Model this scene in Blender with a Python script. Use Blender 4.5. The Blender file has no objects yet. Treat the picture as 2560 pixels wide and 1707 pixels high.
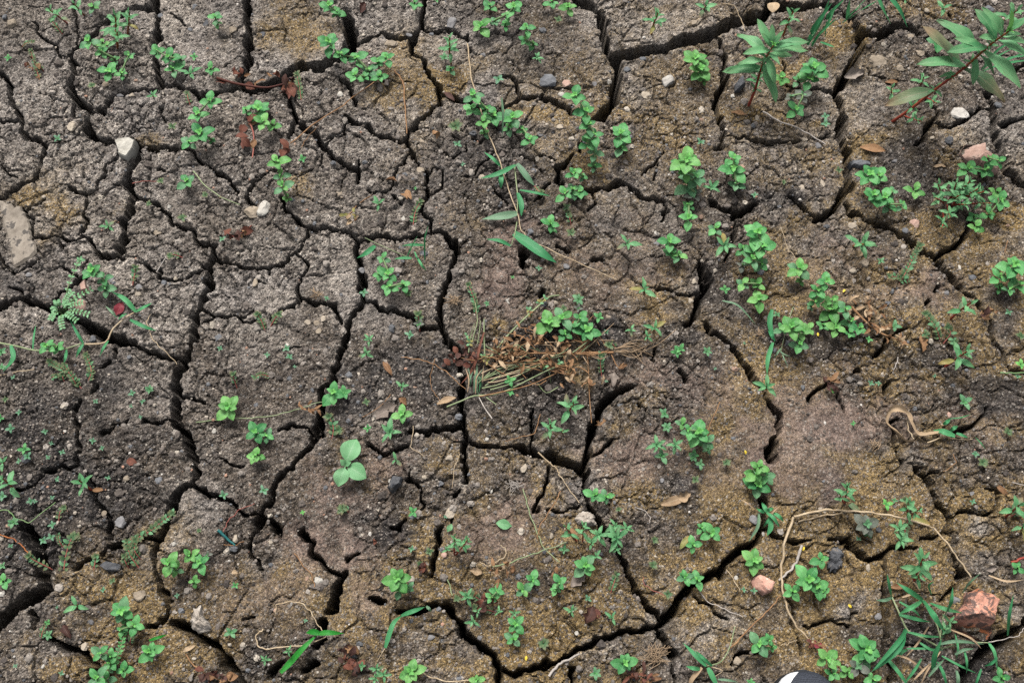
import bpy, math, random
import numpy as np
from mathutils import Vector, Matrix

# ------------------------------------------------------------------ camera, sky, sun, exposure
SC = bpy.context.scene
COL = SC.collection
CAM_H, TILT, LENS = 1.40, math.radians(21.0), 35.0
cam_d = bpy.data.cameras.new('camera'); cam_d.lens = LENS; cam_d.sensor_width = 36.0
cam_d.clip_start = 0.05; cam_d.clip_end = 400.0
cam = bpy.data.objects.new('camera', cam_d); COL.objects.link(cam)
cam.location = (0, 0, CAM_H); cam.rotation_euler = (TILT, 0, 0)
SC.camera = cam

world = bpy.data.worlds.new('World'); SC.world = world; world.use_nodes = True
wn = world.node_tree.nodes; wl = world.node_tree.links
for n in list(wn): wn.remove(n)
w_out = wn.new('ShaderNodeOutputWorld'); w_bg = wn.new('ShaderNodeBackground')
w_sky = wn.new('ShaderNodeTexSky'); w_sky.sky_type = 'NISHITA'; w_sky.sun_disc = False
SUN_EL, SUN_ROT = math.radians(57), math.radians(-16)
w_sky.sun_elevation = SUN_EL; w_sky.sun_rotation = SUN_ROT
w_sky.air_density = 1.0; w_sky.dust_density = 4.0; w_sky.ozone_density = 1.0
w_hs = wn.new('ShaderNodeHueSaturation'); w_hs.inputs['Saturation'].default_value = 0.20
wl.new(w_sky.outputs[0], w_hs.inputs['Color']); wl.new(w_hs.outputs[0], w_bg.inputs['Color'])
w_bg.inputs['Strength'].default_value = 0.05
wl.new(w_bg.outputs[0], w_out.inputs['Surface'])

sun_d = bpy.data.lights.new('sun', 'SUN'); sun_d.energy = 1.5; sun_d.angle = sun_d.angle = math.radians(22)
sun_d.color = (1.0, 0.975, 0.945)
sun = bpy.data.objects.new('sun', sun_d); COL.objects.link(sun)
sun_dir = Vector((math.sin(SUN_ROT) * math.cos(SUN_EL), math.cos(SUN_ROT) * math.cos(SUN_EL), math.sin(SUN_EL)))
sun.rotation_euler = sun_dir.to_track_quat('Z', 'Y').to_euler(); sun.location = (0, 0, 6)

SC.view_settings.view_transform = 'Standard'; SC.view_settings.look = 'None'
SC.view_settings.gamma = 1.0; SC.view_settings.use_curve_mapping = False
SC.view_settings.exposure = 1.56
SC.render.engine = 'CYCLES'
SC.cycles.use_denoising = False
SC.cycles.max_bounces = 4; SC.cycles.diffuse_bounces = 0; SC.cycles.glossy_bounces = 2
SC.cycles.transmission_bounces = 3; SC.cycles.transparent_max_bounces = 4

RNG = np.random.default_rng(11)
random.seed(7)

# ------------------------------------------------------------------ photo pixels -> directions -> points
K = 860.0 / 2352.0                       # the photo was read in nine enlarged tiles
TO = {'A': (0, 0), 'B': (850, 0), 'C': (1700, 0), 'D': (0, 567), 'E': (850, 567), 'F': (1700, 567),
      'G': (0, 1134), 'H': (850, 1134), 'I': (1700, 1134)}
CT, SIT = math.cos(TILT), math.sin(TILT)
FP = 36.0 / LENS / 2560.0

def src(t, x, y):
    o = TO[t]; return o[0] + x * K, o[1] + y * K

def ray(px, py):
    u = (px - 1280.0) * FP; v = (853.5 - py) * FP
    return u, v * CT + SIT, v * SIT - CT

def at(t, x, y, z=0.0):
    d = ray(*src(t, x, y)); s = (z - CAM_H) / d[2]
    return Vector((d[0] * s, d[1] * s, z))

def mpp(t, x, y):
    d = ray(*src(t, x, y)); return (-CAM_H / d[2]) * FP * K      # metres per tile pixel

# ------------------------------------------------------------------ noise on arrays
def _lat(seed, n=256):
    return np.random.default_rng(seed).random((n, n)).astype(np.float32)

def vnoise(x, y, scale, seed):
    L = _lat(seed); n = L.shape[0]
    gx = x / scale; gy = y / scale
    ix = np.floor(gx).astype(np.int64); iy = np.floor(gy).astype(np.int64)
    fx = (gx - ix).astype(np.float32); fy = (gy - iy).astype(np.float32)
    fx = fx * fx * (3 - 2 * fx); fy = fy * fy * (3 - 2 * fy)
    x0 = ix % n; x1 = (ix + 1) % n; y0 = iy % n; y1 = (iy + 1) % n
    a = L[y0, x0]; b = L[y0, x1]; c = L[y1, x0]; d = L[y1, x1]
    return (a + (b - a) * fx) * (1 - fy) + (c + (d - c) * fx) * fy - 0.5

def fbm(x, y, scale, seed, octs=4, gain=0.5):
    o = 0; amp = 1.0
    ca, sa = math.cos(0.6), math.sin(0.6)
    for k in range(octs):
        o = o + amp * vnoise(x, y, scale, seed + k * 17)
        x, y = x * ca - y * sa, x * sa + y * ca
        scale *= 0.5; amp *= gain
    return o

def worley(x, y, scale, seed, want2=False):
    n = 256
    R1 = _lat(seed); R2 = _lat(seed + 1); R3 = _lat(seed + 2)
    gx = x / scale; gy = y / scale
    ix = np.floor(gx).astype(np.int64); iy = np.floor(gy).astype(np.int64)
    f1 = np.full(x.shape, 9.0, np.float32); f2 = f1.copy(); rid = np.zeros(x.shape, np.float32)
    for dy in (-1, 0, 1):
        for dx in (-1, 0, 1):
            jx = ix + dx; jy = iy + dy
            a = R1[jy % n, jx % n]; b = R2[jy % n, jx % n]
            d = np.sqrt((jx + a - gx) ** 2 + (jy + b - gy) ** 2).astype(np.float32)
            near = d < f1
            f2 = np.where(near, f1, np.minimum(f2, d))
            rid = np.where(near, R3[jy % n, jx % n], rid)
            f1 = np.where(near, d, f1)
    return f1, f2, rid

# ------------------------------------------------------------------ node helpers, materials
def new_mat(name):
    m = bpy.data.materials.new(name); m.use_nodes = True
    nt = m.node_tree
    for n in list(nt.nodes): nt.nodes.remove(n)
    out = nt.nodes.new('ShaderNodeOutputMaterial'); b = nt.nodes.new('ShaderNodeBsdfPrincipled')
    nt.links.new(b.outputs[0], out.inputs[0])
    b.inputs['Roughness'].default_value = 0.8
    b.inputs['Specular IOR Level'].default_value = 0.25
    return m, nt, b, out

def nd(nt, typ, **kw):
    n = nt.nodes.new(typ)
    for k, v in kw.items(): setattr(n, k, v)
    return n

def noise_tex(nt, scale, detail=3.0, rough=0.55, coord='Object', dist=0.0):
    tc = nd(nt, 'ShaderNodeTexCoord'); t = nd(nt, 'ShaderNodeTexNoise')
    t.inputs['Scale'].default_value = scale; t.inputs['Detail'].default_value = detail
    t.inputs['Roughness'].default_value = rough; t.inputs['Distortion'].default_value = dist
    nt.links.new(tc.outputs[coord], t.inputs['Vector'])
    return t

def ramp(nt, sock, stops):
    r = nd(nt, 'ShaderNodeValToRGB'); cr = r.color_ramp
    while len(cr.elements) < len(stops): cr.elements.new(0.5)
    for e, (p, c) in zip(cr.elements, stops):
        e.position = p; e.color = (*c, 1) if len(c) == 3 else c
    nt.links.new(sock, r.inputs[0]); return r.outputs[0]

def mixc(nt, fac, a, b, mode='MIX'):
    m = nd(nt, 'ShaderNodeMix', data_type='RGBA', blend_type=mode)
    for sock, v in ((m.inputs[0], fac), (m.inputs[6], a), (m.inputs[7], b)):
        if isinstance(v, (int, float)): sock.default_value = v
        elif isinstance(v, tuple): sock.default_value = (*v, 1)
        else: nt.links.new(v, sock)
    return m.outputs[2]

def math_n(nt, op, a, b=0.0, clamp=False):
    m = nd(nt, 'ShaderNodeMath', operation=op); m.use_clamp = clamp
    for i, v in enumerate((a, b)):
        if isinstance(v, (int, float)): m.inputs[i].default_value = v
        else: nt.links.new(v, m.inputs[i])
    return m.outputs[0]

def bump(nt, b, h, strength, dist):
    n = nd(nt, 'ShaderNodeBump'); n.inputs['Strength'].default_value = strength
    n.inputs['Distance'].default_value = dist
    nt.links.new(h, n.inputs['Height']); nt.links.new(n.outputs[0], b.inputs['Normal'])

def soil_material():
    m, nt, b, _ = new_mat('cracked_soil')
    at_ = nd(nt, 'ShaderNodeAttribute', attribute_name='soil')
    sep = nd(nt, 'ShaderNodeSeparateColor'); nt.links.new(at_.outputs['Color'], sep.inputs[0])
    ochre, dark, smooth = sep.outputs[0], sep.outputs[1], sep.outputs[2]
    pale = at_.outputs['Alpha']
    n_mid = noise_tex(nt, 70, 8, 0.76)
    n_fine = noise_tex(nt, 420, 3, 0.7)
    n_big = noise_tex(nt, 9, 3, 0.55)
    base = ramp(nt, n_mid.outputs[0], [(0.34, (0.034, 0.027, 0.022)), (0.5, (0.092, 0.074, 0.059)), (0.66, (0.215, 0.178, 0.146))])
    palec = ramp(nt, n_mid.outputs[0], [(0.34, (0.120, 0.103, 0.089)), (0.52, (0.285, 0.250, 0.220)), (0.68, (0.46, 0.415, 0.372))])
    c = mixc(nt, pale, base, palec)
    wet = ramp(nt, n_mid.outputs[0], [(0.34, (0.070, 0.050, 0.042)), (0.52, (0.180, 0.130, 0.106)), (0.68, (0.310, 0.235, 0.195))])
    c = mixc(nt, smooth, c, wet)
    # ochre algae film, broken up by grains
    oc = ramp(nt, n_fine.outputs[0], [(0.3, (0.088, 0.054, 0.020)), (0.52, (0.222, 0.153, 0.068)), (0.72, (0.360, 0.268, 0.145))])
    f = math_n(nt, 'ADD', ochre, math_n(nt, 'MULTIPLY', math_n(nt, 'SUBTRACT', n_fine.outputs[0], 0.5), 1.6))
    f = math_n(nt, 'MULTIPLY', math_n(nt, 'MULTIPLY', f, math_n(nt, 'MULTIPLY', ochre, 1.6, True), True), 1.2, True)
    c = mixc(nt, f, c, oc)
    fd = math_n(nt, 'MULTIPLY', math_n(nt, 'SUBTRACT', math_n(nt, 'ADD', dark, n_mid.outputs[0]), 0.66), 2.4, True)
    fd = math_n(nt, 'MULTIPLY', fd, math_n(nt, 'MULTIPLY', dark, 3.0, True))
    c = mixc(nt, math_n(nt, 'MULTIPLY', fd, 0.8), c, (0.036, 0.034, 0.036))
    # mineral grains
    tc = nd(nt, 'ShaderNodeTexCoord')
    for scale, thr, lo, hi in ((230, 0.76, (0.09, 0.085, 0.085), (0.42, 0.38, 0.33)), (420, 0.68, (0.05, 0.046, 0.045), (0.36, 0.32, 0.28))):
        v = nd(nt, 'ShaderNodeTexVoronoi'); v.inputs['Scale'].default_value = scale
        nt.links.new(tc.outputs['Object'], v.inputs['Vector'])
        s2 = nd(nt, 'ShaderNodeSeparateColor'); nt.links.new(v.outputs['Color'], s2.inputs[0])
        g = math_n(nt, 'GREATER_THAN', s2.outputs[0], thr)
        dd = math_n(nt, 'LESS_THAN', v.outputs['Distance'], 0.42)
        g = math_n(nt, 'MULTIPLY', g, dd)
        g = math_n(nt, 'MULTIPLY', g, math_n(nt, 'SUBTRACT', 1.0, math_n(nt, 'MULTIPLY', smooth, 0.5)))
        gc = ramp(nt, s2.outputs[1], [(0.0, lo), (0.55, tuple((p + q) / 2 for p, q in zip(lo, hi))), (1.0, hi)])
        c = mixc(nt, math_n(nt, 'MULTIPLY', g, 0.8), c, gc)
    tone = ramp(nt, n_big.outputs[0], [(0.3, (0.80, 0.80, 0.82)), (0.7, (1.18, 1.16, 1.12))])
    c = mixc(nt, 1.0, c, tone, 'MULTIPLY')
    # fine grit: pits and bright grains at the millimetre scale
    for sc_, lo_, hi_ in ((260, 0.62, 1.42), (560, 0.55, 1.55)):
        g_ = noise_tex(nt, sc_, 2, 0.6)
        k_ = ramp(nt, g_.outputs[0], [(0.36, (lo_, lo_, lo_)), (0.5, (0.97, 0.97, 0.97)), (0.64, (hi_, hi_, hi_ * 0.98))])
        c = mixc(nt, math_n(nt, 'SUBTRACT', 1.0, math_n(nt, 'MULTIPLY', smooth, 0.2)), c, mixc(nt, 1.0, c, k_, 'MULTIPLY'))
    nt.links.new(c, b.inputs['Base Color'])
    rg = math_n(nt, 'SUBTRACT', 0.95, math_n(nt, 'MULTIPLY', smooth, 0.33))
    nt.links.new(rg, b.inputs['Roughness'])
    n_b = noise_tex(nt, 380, 5, 0.8)
    bump(nt, b, n_b.outputs[0], 1.0, 0.0026)
    return m

def plain_mat(name, stops, scale, rough=0.8, bstr=0.4, bdist=0.001, spec=0.25, detail=4, speck=None, rand=0.0):
    m, nt, b, _ = new_mat(name)
    n = noise_tex(nt, scale, detail, 0.62)
    c = ramp(nt, n.outputs[0], stops)
    if speck:
        s = noise_tex(nt, speck[0], 2, 0.6)
        c = mixc(nt, ramp(nt, s.outputs[0], [(speck[1], (0, 0, 0)), (speck[1] + 0.05, (1, 1, 1))]), c, speck[2])
    if rand:
        oi = nd(nt, 'ShaderNodeObjectInfo')
        hs = nd(nt, 'ShaderNodeHueSaturation')
        nt.links.new(math_n(nt, 'ADD', math_n(nt, 'MULTIPLY', oi.outputs['Random'], rand), 1.0 - rand / 2), hs.inputs['Value'])
        nt.links.new(c, hs.inputs['Color']); c = hs.outputs[0]
    nt.links.new(c, b.inputs['Base Color'])
    b.inputs['Roughness'].default_value = rough; b.inputs['Specular IOR Level'].default_value = spec
    bump(nt, b, n.outputs[0], bstr, bdist)
    return m

def leaf_mat(name, c_lo, c_hi, tip=None, rib=(0.16, 0.36, 0.15), var=0.35, rough=0.5, trans=0.28):
    m, nt, b, out = new_mat(name)
    uv = nd(nt, 'ShaderNodeUVMap'); sep = nd(nt, 'ShaderNodeSeparateXYZ'); nt.links.new(uv.outputs[0], sep.inputs[0])
    u, v = sep.outputs[0], sep.outputs[1]
    av = math_n(nt, 'ABSOLUTE', math_n(nt, 'SUBTRACT', v, 0.5))
    oi = nd(nt, 'ShaderNodeObjectInfo')
    tc = nd(nt, 'ShaderNodeTexCoord'); t = nd(nt, 'ShaderNodeTexNoise'); t.inputs['Scale'].default_value = 5
    t.inputs['Detail'].default_value = 4
    ad = nd(nt, 'ShaderNodeVectorMath', operation='ADD')
    nt.links.new(tc.outputs['Object'], ad.inputs[0])
    cb = nd(nt, 'ShaderNodeCombineXYZ'); nt.links.new(math_n(nt, 'MULTIPLY', oi.outputs['Random'], 40.0), cb.inputs[2])
    nt.links.new(cb.outputs[0], ad.inputs[1]); nt.links.new(ad.outputs[0], t.inputs['Vector'])
    f = math_n(nt, 'ADD', math_n(nt, 'MULTIPLY', math_n(nt, 'SUBTRACT', t.outputs[0], 0.5), 1.3),
               math_n(nt, 'ADD', math_n(nt, 'MULTIPLY', oi.outputs['Random'], 0.75), 0.12), True)
    c = mixc(nt, f, c_lo, c_hi)
    if tip:
        tf = math_n(nt, 'MULTIPLY', math_n(nt, 'POWER', u, 2.5), math_n(nt, 'ADD', math_n(nt, 'MULTIPLY', t.outputs[0], 1.2), 0.1), True)
        c = mixc(nt, tf, c, tip)
    # dust and blemishes on some leaves
    t2 = nd(nt, 'ShaderNodeTexNoise'); t2.inputs['Scale'].default_value = 9; t2.inputs['Detail'].default_value = 5
    nt.links.new(ad.outputs[0], t2.inputs['Vector'])
    bf = math_n(nt, 'MULTIPLY', math_n(nt, 'SUBTRACT', t2.outputs[0], math_n(nt, 'SUBTRACT', 0.72, math_n(nt, 'MULTIPLY', oi.outputs['Random'], 0.16))), 5.0, True)
    c = mixc(nt, math_n(nt, 'MULTIPLY', bf, 0.55), c, (0.17, 0.15, 0.085))
    # side veins and midrib
    vein = math_n(nt, 'SINE', math_n(nt, 'MULTIPLY', math_n(nt, 'SUBTRACT', u, math_n(nt, 'MULTIPLY', av, 0.75)), 50.0))
    vf = math_n(nt, 'MULTIPLY', math_n(nt, 'POWER', math_n(nt, 'MAXIMUM', vein, 0.0), 6.0), 0.22)
    c = mixc(nt, vf, c, rib)
    mr = math_n(nt, 'SUBTRACT', 1.0, math_n(nt, 'MULTIPLY', av, 22.0), True)
    c = mixc(nt, math_n(nt, 'MULTIPLY', mr, 0.6), c, rib)
    nt.links.new(c, b.inputs['Base Color'])
    b.inputs['Roughness'].default_value = rough; b.inputs['Specular IOR Level'].default_value = 0.3
    h = math_n(nt, 'SUBTRACT', t.outputs[0], math_n(nt, 'MULTIPLY', vf, 3.0))
    bump(nt, b, h, 0.35, 0.0006)
    tr = nd(nt, 'ShaderNodeBsdfTranslucent'); nt.links.new(c, tr.inputs['Color'])
    mx = nd(nt, 'ShaderNodeMixShader'); mx.inputs[0].default_value = trans
    nt.links.new(b.outputs[0], mx.inputs[1]); nt.links.new(tr.outputs[0], mx.inputs[2])
    nt.links.new(mx.outputs[0], out.inputs[0])
    return m

M = {}
M['soil'] = soil_material()
GR_RIB = (0.20, 0.42, 0.20)
M['leaf'] = leaf_mat('leaf_green', (0.045, 0.225, 0.064), (0.165, 0.460, 0.150), rib=GR_RIB)
M['leaf_b'] = leaf_mat('leaf_green_warm', (0.065, 0.240, 0.054), (0.215, 0.480, 0.135), rib=GR_RIB)
M['leaf_c'] = leaf_mat('leaf_green_deep', (0.032, 0.185, 0.056), (0.130, 0.385, 0.125), rib=GR_RIB)
M['young'] = leaf_mat('leaf_young', (0.090, 0.370, 0.070), (0.210, 0.540, 0.130), rib=(0.25, 0.5, 0.2))
M['older'] = leaf_mat('leaf_older', (0.070, 0.210, 0.090), (0.165, 0.345, 0.170), rib=GR_RIB)
M['purple'] = leaf_mat('leaf_purple', (0.095, 0.120, 0.090), (0.190, 0.200, 0.165), rib=(0.28, 0.27, 0.22))
M['lance'] = leaf_mat('leaf_lance', (0.055, 0.240, 0.090), (0.195, 0.480, 0.210), tip=(0.12, 0.20, 0.09), rib=(0.28, 0.42, 0.22))
M['pink'] = leaf_mat('leaf_blushing', (0.070, 0.200, 0.090), (0.170, 0.260, 0.130), tip=(0.36, 0.16, 0.11), rib=(0.36, 0.30, 0.20))
M['yellow'] = leaf_mat('leaf_yellowing', (0.220, 0.250, 0.070), (0.340, 0.300, 0.100), tip=(0.36, 0.20, 0.07), rib=(0.40, 0.38, 0.18))
M['pale'] = leaf_mat('leaf_pale', (0.140, 0.350, 0.150), (0.250, 0.480, 0.250), rib=(0.32, 0.5, 0.30))
M['mint'] = leaf_mat('leaf_mint', (0.080, 0.215, 0.115), (0.160, 0.330, 0.195), rib=(0.3, 0.46, 0.32))
M['sprig'] = leaf_mat('leaf_sprig', (0.045, 0.140, 0.060), (0.120, 0.230, 0.100), tip=(0.24, 0.10, 0.06), rib=(0.2, 0.24, 0.12))
M['grass'] = leaf_mat('grass_green', (0.030, 0.200, 0.075), (0.095, 0.350, 0.140), rib=(0.10, 0.30, 0.13))
M['grass_bright'] = leaf_mat('grass_bright', (0.012, 0.165, 0.018), (0.036, 0.290, 0.036), rib=(0.03, 0.42, 0.03))
M['grass_pale'] = leaf_mat('grass_pale', (0.100, 0.215, 0.120), (0.190, 0.320, 0.190), rib=(0.28, 0.38, 0.25))
M['dry'] = leaf_mat('dry_brown', (0.130, 0.062, 0.028), (0.300, 0.165, 0.080), rib=(0.36, 0.22, 0.12), rough=0.75, trans=0.1)
M['dry_red'] = leaf_mat('dry_reddish', (0.075, 0.022, 0.016), (0.170, 0.060, 0.035), rib=(0.22, 0.10, 0.06), rough=0.7, trans=0.1)
M['dry_tan'] = leaf_mat('dry_tan', (0.300, 0.200, 0.115), (0.480, 0.350, 0.220), rib=(0.50, 0.40, 0.28), rough=0.8, trans=0.1)
M['dry_dark'] = leaf_mat('dry_dark', (0.035, 0.016, 0.013), (0.085, 0.036, 0.026), rib=(0.12, 0.06, 0.04), rough=0.7, trans=0.05)
M['dry_grey'] = leaf_mat('dry_grey', (0.170, 0.135, 0.110), (0.300, 0.250, 0.210), rib=(0.36, 0.30, 0.25), rough=0.8, trans=0.1)
M['crimson'] = leaf_mat('leaf_crimson', (0.240, 0.030, 0.045), (0.340, 0.075, 0.090), rib=(0.42, 0.10, 0.10))
M['stem'] = plain_mat('stem_green', [(0.3, (0.085, 0.170, 0.060)), (0.7, (0.190, 0.265, 0.120))], 60, 0.55)
M['stem_red'] = plain_mat('stem_red', [(0.3, (0.200, 0.028, 0.022)), (0.7, (0.370, 0.085, 0.045))], 40, 0.5)
M['stem_rust'] = plain_mat('stem_rust', [(0.3, (0.200, 0.050, 0.016)), (0.7, (0.340, 0.125, 0.035))], 40, 0.55)
M['straw'] = plain_mat('straw', [(0.3, (0.300, 0.215, 0.125)), (0.7, (0.520, 0.415, 0.280))], 90, 0.7)
M['straw_brown'] = plain_mat('straw_brown', [(0.3, (0.180, 0.090, 0.040)), (0.7, (0.330, 0.190, 0.095))], 90, 0.75)
M['straw_grey'] = plain_mat('straw_grey', [(0.3, (0.280, 0.245, 0.215)), (0.7, (0.470, 0.420, 0.370))], 90, 0.75)
M['straw_green'] = plain_mat('straw_green', [(0.3, (0.150, 0.200, 0.095)), (0.7, (0.300, 0.340, 0.190))], 70, 0.6)
M['root'] = plain_mat('root_fibre', [(0.3, (0.240, 0.160, 0.095)), (0.7, (0.390, 0.285, 0.185))], 90, 0.8)
M['root_red'] = plain_mat('root_red', [(0.3, (0.200, 0.055, 0.045)), (0.7, (0.330, 0.120, 0.090))], 60, 0.7)
M['teal'] = plain_mat('teal_plastic', [(0.35, (0.012, 0.085, 0.085)), (0.65, (0.03, 0.15, 0.145))], 140, 0.5)
M['petal'] = plain_mat('petal_yellow', [(0.3, (0.62, 0.44, 0.03)), (0.7, (0.75, 0.58, 0.07))], 200, 0.6)
ST = {}
def stone_mat(key, lo, hi, speck=None, scale=60):
    ST[key] = plain_mat('stone_' + key, [(0.28, lo), (0.5, tuple((a + b) / 2 for a, b in zip(lo, hi))), (0.72, hi)], scale, 0.85, 0.5, 0.0012, speck=speck, rand=0.25)
stone_mat('white', (0.33, 0.30, 0.255), (0.55, 0.52, 0.46), speck=(120, 0.64, (0.20, 0.17, 0.14)))
stone_mat('bone', (0.36, 0.335, 0.28), (0.56, 0.53, 0.465))
stone_mat('chalk', (0.30, 0.275, 0.24), (0.58, 0.545, 0.49), speck=(160, 0.62, (0.20, 0.18, 0.16)))
stone_mat('cream', (0.25, 0.205, 0.155), (0.46, 0.395, 0.31), speck=(150, 0.62, (0.16, 0.13, 0.10)))
stone_mat('tan', (0.20, 0.16, 0.115), (0.40, 0.33, 0.25), speck=(180, 0.62, (0.12, 0.10, 0.08)))
stone_mat('grey', (0.13, 0.125, 0.125), (0.26, 0.25, 0.245))
stone_mat('slate', (0.040, 0.042, 0.047), (0.120, 0.121, 0.125), speck=(110, 0.60, (0.17, 0.15, 0.13)))
stone_mat('bluegrey', (0.085, 0.088, 0.094), (0.185, 0.188, 0.195))
stone_mat('pink', (0.33, 0.20, 0.155), (0.48, 0.34, 0.275), speck=(130, 0.62, (0.20, 0.15, 0.12)))
stone_mat('brick', (0.46, 0.24, 0.18), (0.62, 0.38, 0.29), speck=(150, 0.63, (0.60, 0.50, 0.42)))
stone_mat('slab', (0.13, 0.108, 0.085), (0.30, 0.258, 0.21), speck=(70, 0.60, (0.085, 0.075, 0.065)), scale=60)
stone_mat('crust', (0.26, 0.215, 0.17), (0.50, 0.45, 0.39), scale=90)
def granite():
    m, nt, b, _ = new_mat('stone_granite')
    n1 = noise_tex(nt, 38, 5, 0.65); n2 = noise_tex(nt, 75, 5, 0.7, dist=0.6); n3 = noise_tex(nt, 20, 2)
    c = ramp(nt, n1.outputs[0], [(0.3, (0.40, 0.165, 0.110)), (0.5, (0.52, 0.26, 0.185)), (0.7, (0.62, 0.40, 0.31))])
    c = mixc(nt, ramp(nt, n3.outputs[0], [(0.52, (0, 0, 0)), (0.62, (1, 1, 1))]), c, (0.56, 0.20, 0.085))
    c = mixc(nt, ramp(nt, n2.outputs[0], [(0.46, (0, 0, 0)), (0.53, (0.92, 0.92, 0.92))]), c, (0.085, 0.062, 0.055))
    nt.links.new(c, b.inputs['Base Color']); b.inputs['Roughness'].default_value = 0.8
    bump(nt, b, n2.outputs[0], 0.6, 0.002)
    return m
ST['granite'] = granite()
# ------------------------------------------------------------------ mesh helpers
def np_mesh(name, verts, faces, mat, smooth=True, uv=None, attr=None):
    verts = np.asarray(verts, np.float32); faces = np.asarray(faces, np.int32)
    me = bpy.data.meshes.new(name); nv, nf, k = len(verts), len(faces), faces.shape[1]
    me.vertices.add(nv); me.vertices.foreach_set('co', verts.ravel())
    me.loops.add(nf * k); me.loops.foreach_set('vertex_index', faces.ravel())
    me.polygons.add(nf); me.polygons.foreach_set('loop_start', np.arange(0, nf * k, k, dtype=np.int32))
    me.polygons.foreach_set('use_smooth', np.full(nf, smooth, bool))
    if uv is not None:
        l = me.uv_layers.new(name='UVMap'); l.data.foreach_set('uv', np.asarray(uv, np.float32)[faces.ravel()].ravel())
    if attr is not None:
        a = me.attributes.new(attr[0], 'FLOAT_COLOR', 'POINT'); a.data.foreach_set('color', np.asarray(attr[1], np.float32).ravel())
    me.materials.append(mat)
    me.update(calc_edges=True); me.validate()
    return me

def link(name, data, parent=None, mat=None, loc=None):
    o = bpy.data.objects.new(name, data); COL.objects.link(o)
    if parent is not None: o.parent = parent
    if loc is not None: o.location = loc
    return o

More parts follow.
